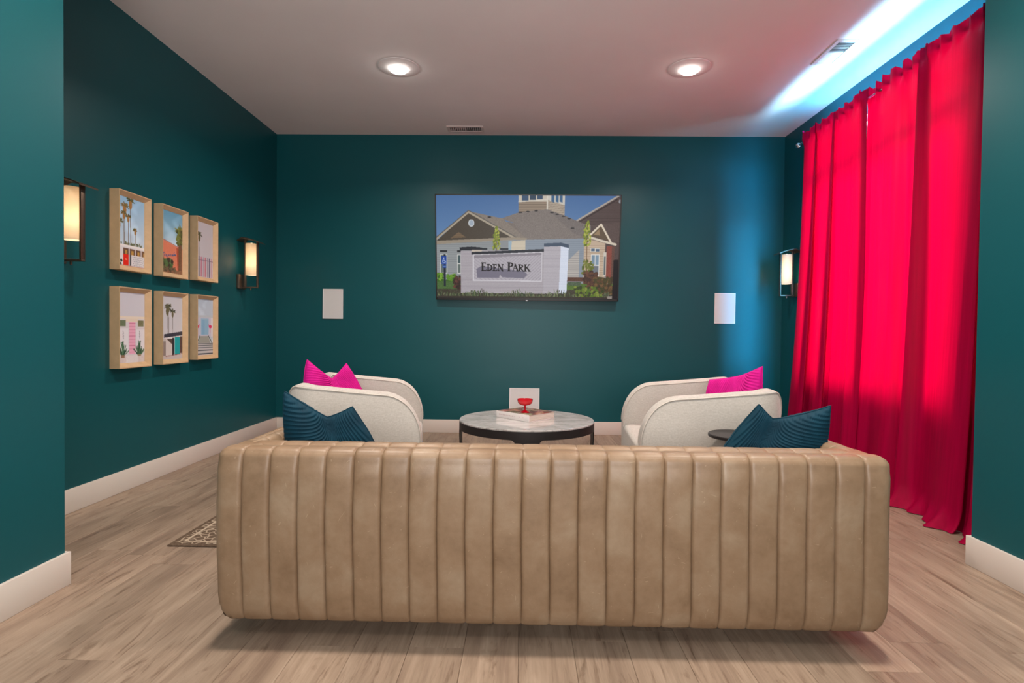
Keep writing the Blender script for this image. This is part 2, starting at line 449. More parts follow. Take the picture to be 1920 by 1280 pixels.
# ------------------------------------------------------------------ painted prints (flat colour per grid point)
class Canvas:
    def __init__(s, x0, y0, x1, y1, res):
        s.x0, s.y0, s.x1, s.y1 = x0, y0, x1, y1
        s.w = res; s.h = int(round(res*(y1-y0)/(x1-x0)))
        s.px = np.zeros((s.h, s.w, 3)); s.rs = np.random.RandomState(5)
        xs = x0 + (np.arange(s.w)+0.5)*(x1-x0)/s.w; ys = y0 + (np.arange(s.h)+0.5)*(y1-y0)/s.h
        s.X, s.Y = np.meshgrid(xs, ys)
    def win(s, xa, ya, xb, yb):
        fx = s.w/(s.x1-s.x0); fy = s.h/(s.y1-s.y0)
        i0 = max(0, int((xa-s.x0)*fx)-1); i1 = min(s.w, int((xb-s.x0)*fx)+2)
        j0 = max(0, int((ya-s.y0)*fy)-1); j1 = min(s.h, int((yb-s.y0)*fy)+2)
        return (slice(j0, max(j0, j1)), slice(i0, max(i0, i1)))
    def put(s, sl, m, c, noise=0):
        c = np.array(c, float)
        v = s.px[sl]
        col = np.broadcast_to(c, v.shape).copy()
        if noise: col += s.rs.randn(*v.shape[:2], 1)*noise
        v[m] = col[m]
    def poly(s, pts, c, noise=0):
        xs = [p[0] for p in pts]; ys = [p[1] for p in pts]
        sl = s.win(min(xs), min(ys), max(xs), max(ys)); X, Y = s.X[sl], s.Y[sl]
        m = np.zeros(X.shape, bool); n = len(pts)
        for i in range(n):
            xa, ya = pts[i]; xb, yb = pts[(i+1) % n]
            if ya == yb: continue
            cond = ((ya > Y) != (yb > Y)) & (X < (xb-xa)*(Y-ya)/(yb-ya)+xa)
            m ^= cond
        s.put(sl, m, c, noise); return sl, m
    def rect(s, xa, ya, xb, yb, c, noise=0): return s.poly([(xa, ya), (xb, ya), (xb, yb), (xa, yb)], c, noise)
    def ell(s, cx, cy, rx, ry, c, noise=0):
        sl = s.win(cx-rx, cy-ry, cx+rx, cy+ry); X, Y = s.X[sl], s.Y[sl]
        s.put(sl, ((X-cx)/rx)**2+((Y-cy)/ry)**2 <= 1, c, noise)
    def line(s, pts, w, c):
        for (a, b) in zip(pts[:-1], pts[1:]):
            sl = s.win(min(a[0], b[0])-w, min(a[1], b[1])-w, max(a[0], b[0])+w, max(a[1], b[1])+w)
            X, Y = s.X[sl], s.Y[sl]; dx, dy = b[0]-a[0], b[1]-a[1]; L = dx*dx+dy*dy+1e-9
            t = np.clip(((X-a[0])*dx+(Y-a[1])*dy)/L, 0, 1)
            s.put(sl, (X-a[0]-t*dx)**2+(Y-a[1]-t*dy)**2 <= (w/2)**2, c)
    def grad(s, c0, c1):
        t = ((s.Y-s.y0)/(s.y1-s.y0))[..., None]
        s.px[:] = np.array(c0)*(1-t)+np.array(c1)*t
    def stripes(s, pts, c, pitch, c2, slope=0.0, wid=0.3, noise=0):
        sl, m = s.poly(pts, c, noise); X, Y = s.X[sl], s.Y[sl]
        s.put(sl, m & ((((Y-slope*X)/pitch) % 1) < wid), c2, noise)
    def blobs(s, xa, ya, xb, yb, n, r, cols):
        for _ in range(n):
            s.ell(s.rs.uniform(xa, xb), s.rs.uniform(ya, yb), r*s.rs.uniform(.5, 1.2), r*s.rs.uniform(.5, 1.2), cols[s.rs.randint(len(cols))], 6)
    def clouds(s, amp, sc):
        a = sum(np.sin(s.X/sc*k*1.3+k*2.1+np.sin(s.Y/sc*k)*1.5)*np.cos(s.Y/sc*k*.9+k)/k for k in (1, 2, 3))
        s.px += np.clip(a, 0, 1)[..., None]*amp
    def panel(s, name, w, h, mat, parent, emboss=0.0):
        """flat grid w x h in the x-z plane, facing -y, one colour per grid point"""
        xs = np.linspace(-w/2, w/2, s.w); zs = np.linspace(h/2, -h/2, s.h)
        XX, ZZ = np.meshgrid(xs, zs)
        co = np.stack([XX, np.zeros_like(XX), ZZ], -1).reshape(-1, 3).astype(np.float32)
        idx = np.arange(s.w*s.h).reshape(s.h, s.w)
        q = np.stack([idx[1:, :-1], idx[1:, 1:], idx[:-1, 1:], idx[:-1, :-1]], -1).reshape(-1, 4)
        me = bpy.data.meshes.new(name)
        me.vertices.add(len(co)); me.vertices.foreach_set('co', co.ravel())
        me.loops.add(q.size); me.loops.foreach_set('vertex_index', q.ravel().astype(np.int32))
        me.polygons.add(len(q)); me.polygons.foreach_set('loop_start', np.arange(0, q.size, 4, dtype=np.int32))
        me.update(calc_edges=True)
        p = np.clip(s.px, 0, 255)/255.0
        # light smoothing of hard edges
        pp = np.pad(p, ((1, 1), (1, 1), (0, 0)), 'edge')
        p = 0.6*p + 0.1*(pp[2:, 1:-1]+pp[:-2, 1:-1]+pp[1:-1, 2:]+pp[1:-1, :-2])
        l = np.where(p <= 0.04045, p/12.92, ((p+0.055)/1.055)**2.4)
        at = me.color_attributes.new('print', 'FLOAT_COLOR', 'POINT')
        at.data.foreach_set('color', np.concatenate([l, np.ones((*l.shape[:2], 1))], -1).ravel().astype(np.float32))
        return put(name, me, mat, parent)

def tv_picture():
    c = Canvas(85, 122, 1835, 1116, 560)
    c.grad((72, 108, 156), (134, 166, 200))
    RF = (124, 115, 110)
    c.rect(85, 540, 1840, 1040, (138, 144, 150)); c.poly([(560, 330), (1000, 420), (1000, 545), (800, 545)], (120, 110, 104), 7)
    # tall brown building at right
    c.poly([(1425, 365), (1810, 128), (1840, 128), (1840, 800), (1700, 800)], (84, 70, 68), 5)
    c.stripes([(1500, 350), (1800, 150), (1840, 190), (1840, 400), (1500, 400)], (86, 72, 70), 14, (70, 58, 57), 0, .3, 3)
    c.line([(1425, 362), (1812, 126)], 16, (170, 160, 152)); c.line([(1440, 378), (1800, 160)], 10, (55, 46, 46))
    c.ell(1828, 178, 12, 18, (150, 150, 155))
    # tower
    c.stripes([(872, 120), (1145, 120), (1140, 262), (872, 290)], (150, 133, 116), 17, (112, 98, 86), 0, .28)
    c.rect(872, 120, 1145, 182, (196, 186, 172)); c.rect(905, 120, 965, 172, (60, 84, 112)); c.rect(978, 120, 1036, 166, (52, 70, 90)); c.rect(1046, 120, 1100, 160, (56, 78, 104))
    c.stripes([(1145, 120), (1310, 120), (1310, 315), (1145, 255)], (172, 158, 142), 17, (140, 126, 112), .1, .28)
    c.poly([(1150, 120), (1310, 120), (1310, 215), (1150, 165)], (200, 194, 184)); 
    for x in (1182, 1222, 1260): c.poly([(x, 120), (x+28, 120), (x+28, 192), (x, 180)], (62, 98, 134))
    c.line([(1145, 120), (1145, 258)], 12, (214, 206, 194)); c.line([(872, 185), (1142, 160)], 8, (212, 204, 192))
    # roofs
    c.poly([(700, 345), (880, 282), (1140, 252), (1310, 312), (1510, 395), (1560, 400), (1560, 545), (1500, 530), (950, 545), (820, 380)], RF, 9)
    c.poly([(1140, 252), (1310, 312), (1510, 395), (1530, 530), (1400, 480)], (116, 108, 105), 9)
    c.poly([(400, 276), (720, 342), (960, 540), (830, 530)], (132, 122, 113), 8)
    for x, y in ((890, 285), (962, 276), (1040, 268), (1190, 284), (1240, 300), (1300, 318), (1352, 340), (596, 330), (1388, 432)):
        c.ell(x, y, 18, 7, (48, 46, 48))
    c.poly([(1560, 400), (1840, 372), (1840, 560), (1740, 560)], (90, 76, 73), 6)
    # left gable
    c.poly([(90, 555), (395, 290), (835, 530), (820, 545), (90, 575)], (74, 66, 57), 3)
    c.stripes([(220, 535), (300, 474), (372, 524)], (118, 98, 76), 16, (96, 78, 60))
    c.line([(80, 545), (396, 282), (840, 530)], 20, (168, 156, 138)); c.line([(80, 530), (396, 268), (850, 520)], 9, (96, 92, 88))
    c.ell(423, 387, 29, 35, (200, 204, 206)); c.ell(423, 387, 21, 27, (158, 170, 184))
    # left wall
    c.stripes([(85, 590), (830, 545), (830, 680), (320, 700), (320, 882), (85, 882)], (146, 150, 152), 18, (128, 132, 136))
    c.poly([(85, 560), (830, 520), (960, 528), (950, 548), (830, 545), (85, 592)], (150, 138, 122))
    for x0, x1 in ((120, 188), (284, 322)):
        c.rect(x0, 690, x1, 880, (208, 208, 204)); c.rect(x0+7, 697, x1-6, 775, (70, 88, 92)); c.rect(x0+7, 785, x1-6, 868, (98, 110, 106))
        c.rect(x0, 650, x1, 668, (40, 44, 48))
    for x0, x1 in ((520, 575), (700, 778)): c.rect(x0, 624, x1, 645, (44, 50, 56))
    c.stripes([(805, 560), (940, 548), (940, 645), (805, 650)], (206, 194, 174), 14, (184, 172, 152))
    c.poly([(780, 560), (810, 556), (806, 650), (780, 650)], (150, 172, 186))
    # middle wall
    c.stripes([(940, 545), (1502, 528), (1502, 910), (1340, 910), (940, 700)], (138, 148, 160), 18, (126, 136, 148))
    c.stripes([(1345, 748), (1456, 636), (1456, 908), (1345, 908)], (184, 178, 172), 18, (148, 144, 142))
    c.rect(1345, 905, 1500, 945, (92, 62, 50), 8)
    # right bay
    c.stripes([(1502, 520), (1705, 575), (1705, 915), (1502, 970)], (198, 176, 154), 17, (168, 146, 126))
    c.rect(1562, 620, 1652, 658, (214, 208, 198)); c.rect(1568, 626, 1604, 650, (80, 100, 124)); c.rect(1612, 628, 1646, 652, (80, 100, 124))
    c.rect(1570, 680, 1650, 888, (226, 224, 220)); c.rect(1577, 688, 1607, 780, (120, 142, 160)); c.rect(1613, 688, 1644, 780, (126, 148, 166)); c.rect(1577, 790, 1644, 880, (110, 116, 124))
    c.rect(1688, 660, 1716, 892, (204, 196, 184)); c.rect(1694, 700, 1710, 880, (96, 104, 106))
    c.poly([(1716, 600), (1765, 600), (1765, 905), (1716, 905)], (136, 72, 62), 8); c.rect(1765, 600, 1790, 905, (100, 72, 64), 10)
    c.poly([(1556, 498), (1658, 396), (1762, 560)], (98, 82, 66)); c.poly([(1590, 492), (1640, 440), (1650, 500)], (150, 126, 98))
    c.line([(1552, 500), (1658, 394), (1752, 560)], 17, (222, 208, 188)); c.line([(1545, 515), (1700, 560), (1800, 585)], 22, (212, 200, 182))
    # grass and beds
    c.rect(85, 945, 340, 1030, (74, 104, 56), 10); c.rect(1340, 965, 1840, 1060, (84, 112, 48), 12)
    c.rect(85, 1028, 1840, 1120, (66, 62, 50), 10)
    c.blobs(90, 880, 145, 945, 45, 14, [(96, 142, 42), (120, 164, 56), (60, 96, 34)])
    c.blobs(190, 885, 270, 945, 50, 14, [(86, 132, 42), (110, 150, 50), (54, 90, 34)])
    c.blobs(255, 905, 325, 1025, 60, 15, [(74, 48, 44), (96, 60, 50), (50, 40, 36)])
    # accessible parking sign
    c.rect(155, 690, 172, 1005, (30, 36, 52)); c.rect(132, 706, 182, 788, (28, 66, 148)); c.rect(140, 796, 178, 822, (34, 74, 150))
    c.ell(155, 726, 5, 6, (200, 215, 240)); c.line([(155, 732), (156, 750), (168, 752), (173, 766)], 5, (200, 215, 240))
    a = [(155+13*math.cos(t), 757+14*math.sin(t)) for t in np.linspace(.3, 3.9, 9)]; c.line(a, 4, (200, 215, 240))
    c.line([(140, 776), (176, 776)], 4, (160, 180, 220)); c.line([(146, 808), (172, 808)], 5, (150, 175, 215))
    # young columnar trees
    def tree(x, y0, y1, w, trunk):
        c.line([(x, y0+40), (x+3, trunk)], 7, (112, 84, 58))
        for k in range(90):
            t = c.rs.rand(); yy = y0+t*(y1-y0); ww = w*min(1, .25+t*1.6)
            c.ell(x+c.rs.uniform(-ww, ww), yy, 8, 11, [(152, 160, 56), (120, 132, 48), (176, 178, 84), (96, 110, 44)][c.rs.randint(4)])
    tree(664, 425, 645, 32, 650)
    # shrubs right
    tree(1528, 362, 600, 34, 900)
    c.blobs(1490, 740, 1590, 870, 60, 12, [(104, 112, 46), (84, 96, 40), (122, 126, 60)])
    c.blobs(1510, 850, 1630, 1010, 110, 18, [(86, 58, 46), (66, 46, 40), (104, 70, 52)])
    c.blobs(1610, 910, 1780, 1060, 170, 19, [(92, 66, 46), (66, 54, 38), (112, 84, 54), (72, 66, 40)])
    c.rect(1350, 950, 1480, 985, (80, 96, 74), 14)
    # monument sign of painted brick
    W1, W2 = (172, 165, 171), (156, 149, 156)
    c.stripes([(318, 655), (520, 650), (1120, 645), (1120, 1070), (320, 1070)], W1, 15, W2, 0, .25, 4)
    c.stripes([(1120, 606), (1282, 602), (1270, 1068), (1120, 1068)], (180, 174, 181), 15, (164, 158, 166), 0, .25, 4)
    c.stripes([(1280, 602), (1356, 620), (1342, 1062), (1268, 1068)], (214, 220, 235), 15, (200, 208, 226), 0, .2, 3)
    c.poly([(308, 622), (425, 614), (526, 622), (526, 650), (310, 652)], (36, 40, 48)); c.poly([(425, 645), (528, 645), (520, 662), (425, 668)], (190, 178, 166))
    c.poly([(424, 666), (1120, 632), (1120, 660), (424, 690)], (34, 40, 50))
    c.poly([(1120, 578), (1282, 570), (1358, 590), (1356, 622), (1280, 604), (1120, 610)], (62, 78, 98))
    c.poly([(436, 690), (1105, 660), (1105, 950), (436, 946)], (206, 202, 208))
    sl, m = c.poly([(446, 696), (1096, 668), (1096, 940), (446, 936)], (176, 170, 178), 3)
    X, Y = c.X[sl], c.Y[sl]; u = X-446
    zig = ((np.floor((X+Y*.0)/60) % 2)*2-1)
    c.put(sl, m & (((Y + X*0.95)/30 % 1) < .22) & (X > 780), (154, 148, 156))
    c.put(sl, m & (((Y - X*0.75)/30 % 1) < .22) & (X <= 780), (156, 150, 158))
    c.poly([(446, 696), (1096, 668), (1096, 690), (446, 726)], (138, 132, 140))
    c.poly([(470, 830), (520, 800), (930, 850), (965, 880), (930, 918), (720, 910), (700, 880), (690, 915), (480, 915)], (116, 112, 128))
    # lettering EDEN PARK in serif capitals
    K = (14, 13, 17)
    def serif(x, y, w): c.rect(x, y-4, x+w, y+4, K)
    def stem(x, y0, y1, w): c.rect(x, y0, x+w, y1, K); serif(x-7, y0+3, w+14); serif(x-7, y1-3, w+14)
    def L(ch, x, y0, y1, w):
        h = y1-y0; s = 17 if h > 70 else 14; ym = (y0+y1)/2; t = 9
        if ch == 'E':
            stem(x, y0, y1, s)
            for yy, ww in ((y0+3, w), (ym, w*.75), (y1-4, w)): c.rect(x, yy-t/2, x+ww, yy+t/2, K)
            c.poly([(x+w-4, y0), (x+w+2, y0), (x+w+2, y0+18), (x+w-3, y0+8)], K); c.poly([(x+w-4, y1), (x+w+4, y1), (x+w+8, y1-20), (x+w-2, y1-8)], K)
            c.rect(x+w*.7, ym-9, x+w*.75+3, ym+9, K)
        elif ch == 'D':
            stem(x, y0, y1, s)
            a = [(x+s/2+(w-s/2)*math.sin(q), ym-(h/2-4)*math.cos(q)) for q in np.linspace(0, PI, 14)]
            c.line(a, t, K); c.line(a[4:10], s, K)
        elif ch == 'N':
            stem(x, y0, y1, 6); c.line([(x+2, y0+2), (x+w-2, y1-2)], s, K); c.rect(x+w-6, y0, x+w, y1, K); serif(x+w-14, y0+3, 20)
        elif ch == 'P' or ch == 'R':
            stem(x, y0, y1, s)
            a = [(x+s/2+(w-s/2)*math.sin(q), y0+h*.27-(h*.27-4)*math.cos(q)) for q in np.linspace(0, PI, 12)]
            c.line(a, t, K); c.line(a[3:9], s*.9, K)
            if ch == 'R': c.line([(x+w*.45, y0+h*.54), (x+w+6, y1-3)], s*.85, K); c.rect(x+w, y1-7, x+w+12, y1, K)
        elif ch == 'A':
            c.line([(x+w*.45, y0), (x+3, y1-3)], 6, K); c.line([(x+w*.45, y0), (x+w, y1-3)], s, K)
            c.line([(x+w*.2, y0+h*.64), (x+w*.8, y0+h*.64)], 6, K); serif(x-6, y1-3, 18); serif(x+w-12, y1-3, 24)
        elif ch == 'K':
            stem(x, y0, y1, s); c.line([(x+s, ym+3), (x+w, y0+3)], 6, K); c.line([(x+s+6, ym-4), (x+w+2, y1-3)], s*.9, K); serif(x+w-14, y0+3, 24); serif(x+w-10, y1-3, 22)
    L('E', 522, 768, 850, 40); L('D', 578, 784, 849, 42); L('E', 634, 784, 849, 32); L('N', 682, 784, 849, 44)
    L('P', 776, 764, 850, 44); L('A', 822, 782, 850, 48); L('R', 880, 782, 850, 36); L('K', 936, 782, 851, 46)
    # planting in front of the sign
    for k in range(430):
        x = c.rs.uniform(90, 1760); dens = .5+.5*math.sin(x/62)
        y = 1108-c.rs.rand()*16; h = c.rs.uniform(15, 75)*(.4+.6*dens)
        c.line([(x, y), (x+c.rs.uniform(-16, 16), y-h)], 5, [(96, 108, 84), (74, 92, 60), (52, 66, 46), (124, 130, 96), (60, 54, 44)][c.rs.randint(5)])
    c.blobs(1420, 1000, 1700, 1110, 110, 14, [(104, 124, 44), (84, 108, 40), (128, 140, 62), (52, 64, 34)])
    c.rect(90, 1098, 1740, 1118, (58, 52, 46), 8); c.poly([(1730, 1090), (1790, 1085), (1790, 1112), (1740, 1112)], (150, 140, 132))
    c.poly([(1786, 735), (1812, 730), (1840, 730), (1840, 1120), (1782, 1120)], (26, 24, 28))
    return c

def palm(c, x, y, r, base, cols, trunk=(120, 100, 84), tw=1.2, skirt=True):
    c.line([(x, y), (x+.5, base)], tw, trunk)
    if skirt: c.ell(x, y+r*.7, r*.42, r*.9, cols[-1], 8)
    for k in range(30):
        a = c.rs.uniform(-.4, PI+.4); q = r*c.rs.uniform(.55, 1.15)
        c.line([(x, y), (x+q*math.cos(a), y-q*.75*math.sin(a)+q*.1)], max(1.1, r*.13), cols[c.rs.randint(len(cols))])

def art_prints():
    out = []
    W_, H_ = 60, 110
    def new(): return Canvas(0, 0, W_, H_, 100)
    PG = [(92, 96, 60), (66, 72, 46), (120, 112, 70), (168, 122, 66)]
    # 1 white house, red door, palms
    c = new(); c.grad((150, 196, 232), (222, 230, 238)); c.clouds(22, 18)
    palm(c, 27, 4, 9, 76, PG); palm(c, 14, 15, 9, 76, PG); palm(c, 12, 27, 6, 76, PG); palm(c, 22, 30, 6, 76, PG); palm(c, 38, 50, 5, 76, PG); palm(c, 1, 40, 9, 78, PG)
    c.blobs(2, 72, 58, 77, 26, 2.2, [(96, 104, 74), (130, 132, 96)])
    c.rect(0, 76, 60, 110, (226, 226, 230)); c.rect(0, 76, 60, 79, (240, 238, 238))
    for x in (11, 25, 39, 53): c.rect(x, 81, x+12, 91, (112, 84, 66), 6); c.rect(x+4, 84, x+9, 91, (190, 150, 76), 8)
    c.rect(11, 91, 23, 108, (226, 40, 20)); c.rect(15, 98, 20, 100, (255, 190, 150)); c.rect(25, 91, 29, 108, (70, 72, 78)); 
    for i in range(9):
        for j in range(5): c.line([(32+i*3.2+(j % 2)*1.6, 93+j*3.3), (33+i*3.2+(j % 2)*1.6, 94.3+j*3.3)], .8, (104, 116, 136))
    c.blobs(0, 101, 8, 108, 16, 2, [(44, 58, 52), (60, 78, 66)]); c.rect(0, 108, 60, 110, (190, 150, 140)); out.append(c)
    # 2 coral wall with script sign, palm
    c = new(); c.grad((104, 162, 196), (226, 228, 230)); c.clouds(30, 20)
    c.poly([(0, 52), (60, 64), (60, 110), (0, 110)], (222, 132, 102), 4); c.line([(0, 51), (60, 63)], 1.2, (176, 96, 76)); c.poly([(42, 62), (52, 63), (52, 110), (46, 110)], (178, 82, 58), 5)
    palm(c, 54, 30, 15, 60, [(126, 134, 60), (96, 106, 50), (150, 146, 84), (100, 92, 60)], tw=3)
    c.rect(48, 52, 58, 110, (118, 84, 62), 12); c.blobs(44, 30, 60, 56, 40, 3.2, [(120, 128, 60), (90, 100, 50), (66, 70, 40)])
    B = (66, 92, 140)
    # the script reads Tropicale
    sx = [(1, 77), (7, 74.5)], [(4.6, 75), (3.4, 81), (4.4, 82)], [(6, 81), (6.6, 77.5), (8.2, 77.6)], [(10, 78), (9, 80), (10.2, 81), (11.6, 79.4), (10.6, 77.6)], [(13, 84), (14, 77), (15.8, 78), (14.6, 80)], [(17, 79.6), (17.2, 76.6)], [(20.6, 76), (19, 77.6), (19.4, 79), (21, 78.6)], [(23.8, 75.6), (22.2, 77.4), (23, 78.6), (24.2, 76), (24.4, 78)], [(25.6, 78), (27.6, 71), (26.6, 77.6)], [(28, 76.6), (30, 75), (28.8, 74.4), (28.2, 77), (31, 76.4)]
    for s_ in sx: c.line([(1.3*a, b) for a, b in s_], 1.25, B)
    c.line([(14, 86), (36, 83)], .5, (150, 110, 120))
    c.blobs(1, 86, 30, 104, 110, 3.6, [(86, 112, 66), (62, 88, 50), (110, 128, 84), (70, 60, 48)]); c.rect(0, 103, 60, 110, (142, 104, 76), 12); c.blobs(0, 99, 44, 106, 30, 2.5, [(88, 74, 56), (112, 94, 70)])
    out.append(c)
    # 3 grey sky, single palm, rail fence
    c = new(); c.grad((196, 192, 200), (206, 202, 208)); palm(c, 11, 26, 9, 110, [(84, 84, 62), (62, 64, 50), (112, 104, 74)], (120, 112, 116), 1.1)
    for i in range(9):
        x = 3+i*7.2; c.line([(x, 70), (x, 108)], 1.5 if i % 2 else 2.0, [(96, 74, 110), (70, 60, 104), (196, 70, 110), (150, 80, 120), (204, 50, 84)][i % 5])
    c.line([(0, 76), (60, 75)], 1.2, (130, 104, 128)); out.append(c)
    # 4 pink door with agaves
    c = new(); c.grad((206, 208, 220), (214, 214, 222)); c.rect(0, 38, 60, 110, (216, 214, 220)); c.rect(0, 37, 60, 41, (232, 222, 206))
    c.rect(3, 43, 16, 53, (112, 128, 98), 8); c.rect(44, 43, 57, 53, (122, 124, 92), 8); c.rect(16, 41, 44, 46, (228, 216, 200)); c.rect(0, 56, 22, 92, (230, 230, 236)); c.rect(40, 58, 60, 92, (228, 228, 236))
    c.rect(24, 46, 38, 96, (238, 178, 204))
    for k in range(10): c.line([(24, 48+k*5), (38, 48+k*5)], .8, (206, 120, 156))
    for x in (10, 47):
        for k in range(3): c.line([(x, 60+4*k), (x+1.5, 64+4*k)], 1.1, (150, 152, 160))
        for k in range(26):
            a = c.rs.uniform(.35, PI-.35); q = c.rs.uniform(10, 24); c.line([(x+c.rs.uniform(-2, 2), 99), (x+q*.62*math.cos(a), 99-q*math.sin(a))], 1.5, [(62, 102, 74), (88, 128, 94), (44, 78, 58)][k % 3])
    c.rect(0, 99, 60, 110, (216, 206, 206), 6); c.rect(17, 98, 44, 110, (226, 222, 224), 4); c.rect(6, 97, 14, 101, (150, 120, 96)); c.rect(43, 97, 51, 100, (160, 140, 110)); out.append(c)
    # 5 two palms over a flat roof, turquoise door
    c = new(); c.grad((204, 206, 214), (218, 218, 224)); D = [(84, 86, 66), (60, 64, 50), (110, 104, 76)]
    palm(c, 16, 20, 9, 66, D, (112, 104, 98), 1.0); palm(c, 20, 17, 7, 66, D, (112, 104, 98), 1.0); palm(c, 31, 26, 7, 66, D, (112, 104, 98), 1.0)
    c.poly([(7, 66), (60, 61), (60, 68), (7, 72)], (66, 64, 76)); c.poly([(7, 72), (60, 68), (60, 72), (7, 74)], (226, 224, 226))
    c.rect(0, 74, 60, 110, (206, 198, 196), 4); c.rect(0, 78, 12, 106, (150, 136, 130), 6); c.rect(12, 74, 30, 102, (216, 208, 204)); c.poly([(14, 74), (30, 74), (30, 84)], (92, 76, 68)); c.rect(30, 72, 36, 102, (60, 52, 56)); c.rect(52, 70, 60, 100, (88, 66, 66), 8)
    c.rect(37, 71, 52, 102, (34, 166, 172)); c.rect(39, 71, 41, 102, (52, 186, 190)); c.poly([(0, 103), (60, 101), (60, 110), (0, 110)], (206, 196, 194)); c.line([(12, 104), (60, 101)], 1, (150, 96, 90)); out.append(c)
    # 6 steps up to a pale blue door, two pink birds
    c = new(); c.grad((186, 204, 222), (204, 214, 224)); c.clouds(18, 14); c.rect(0, 32, 60, 36, (196, 206, 216)); c.rect(0, 36, 60, 74, (206, 206, 226)); c.rect(16, 38, 44, 70, (158, 196, 222)); c.rect(19, 40, 30, 70, (140, 184, 216)); c.rect(31, 40, 42, 70, (150, 192, 220)); c.rect(52, 36, 60, 74, (222, 222, 230))
    for x, sg in ((5, 1), (50, -1)):
        c.ell(x, 54, 5.5, 3, (226, 40, 100)); c.line([(x+sg*4, 53), (x+sg*6, 50)], 1.6, (226, 60, 110)); c.line([(x, 56), (x, 66)], .8, (232, 120, 150))
    c.poly([(14, 72), (42, 72), (60, 110), (0, 110)], (196, 196, 198)); c.rect(0, 86, 60, 110, (206, 204, 206))
    c.poly([(14, 72), (42, 72), (50, 86), (6, 86)], (166, 168, 160)); c.line([(13, 72), (3, 86)], 2, (64, 78, 66)); c.line([(43, 72), (56, 86)], 2, (64, 78, 66))
    for k, y in enumerate((87, 91, 95, 100, 107)): c.line([(0, y), (60, y)], 1.1+.2*k, (70, 76, 84))
    out.append(c)
    return out

# ------------------------------------------------------------------ television
tv = thing('wall_television', 'large flat wall television showing a brick entrance sign and a house', 'television',
           TVLOC, (TVTILT, 0, TVYAW))
TW, TH = TVW, TVW*0.568
box('screen_housing', -TW/2, TW/2, 0.0, 0.05, -TH/2, TH/2, M['black_plastic'], tv, 0.004)
s_ = tv_picture().panel('screen', TW-0.022, TH-0.034, M['screen'], tv); s_.location = (0, -0.0015, 0.006)
bm = bmesh.new(); b0 = 0.012
add_box(bm, -TW/2, TW/2, -0.006, 0.0, TH/2-b0, TH/2); add_box(bm, -TW/2, TW/2, -0.006, 0.0, -TH/2, -TH/2+0.024)
add_box(bm, -TW/2, -TW/2+b0, -0.006, 0.0, -TH/2, TH/2); add_box(bm, TW/2-b0, TW/2, -0.006, 0.0, -TH/2, TH/2)
put('bezel', from_bm('bezel', bm), M['black_plastic'], tv)
box('sensor_nub', -0.016, 0.016, -0.009, 0.02, -TH/2-0.008, -TH/2+0.004, M['steel'], tv, 0.003)
box('wall_mount', -0.22, 0.22, 0.05, 0.108, -0.1, 0.16, M['black_metal'], tv)

# ------------------------------------------------------------------ framed prints on the left wall
FR = [(3.451, 3.753, 1.408, 1.904, 'top row, nearest the camera: palms over a white house with a red door'),
      (3.872, 4.173, 1.409, 1.907, 'top row, middle: coral wall with script sign beside a palm'),
      (4.291, 4.585, 1.418, 1.908, 'top row, nearest the back wall: one palm over a rail fence'),
      (3.450, 3.756, 0.792, 1.303, 'bottom row, nearest the camera: pink door between two agaves'),
      (3.872, 4.174, 0.794, 1.304, 'bottom row, middle: two palms and a turquoise door'),
      (4.292, 4.588, 0.806, 1.308, 'bottom row, nearest the back wall: steps up to a pale blue door')]
FL = ['pale wood framed print of palms over a white house with a red door',
      'pale wood framed print of a coral wall with script sign and palm',
      'pale wood framed print of one palm above a pink and purple rail fence',
      'pale wood framed print of a pink door between two agave plants',
      'pale wood framed print of palms over a flat roof and turquoise door',
      'pale wood framed print of steps climbing to a pale blue door']
def frame_mesh(w, h, d):
    rim, bev = 0.006, 0.031
    def ring(ix, z): return [(-w/2+ix, z, -h/2+ix), (w/2-ix, z, -h/2+ix), (w/2-ix, z, h/2-ix), (-w/2+ix, z, h/2-ix)]
    rs = [ring(0, 0), ring(0, -d), ring(rim, -d), ring(bev, -0.036), ring(bev, 0)]
    vs = [v for r in rs for v in r]; fs = []
    for k in range(4):
        for i in range(4): j = (i+1) % 4; fs.append((k*4+i, k*4+j, (k+1)*4+j, (k+1)*4+i))
    return mesh('frame', vs, fs)
for (y0, y1, z0, z1, _), lab, cv in zip(FR, FL, art_prints()):
    t = thing('framed_print', lab, 'picture', (XL, (y0+y1)/2, (z0+z1)/2), (0, 0, PI/2), 'framed prints on the left wall')
    w, h = y1-y0, z1-z0
    put('frame', frame_mesh(w, h, 0.062), M['oak_frame'], t)
    p = cv.panel('print', w-0.060, h-0.060, M['art'], t); p.location = (0, -0.034, 0)
    box('backing', -w/2+0.02, w/2-0.02, -0.010, -0.001, -h/2+0.02, h/2-0.02, M['dark_wood'], t)

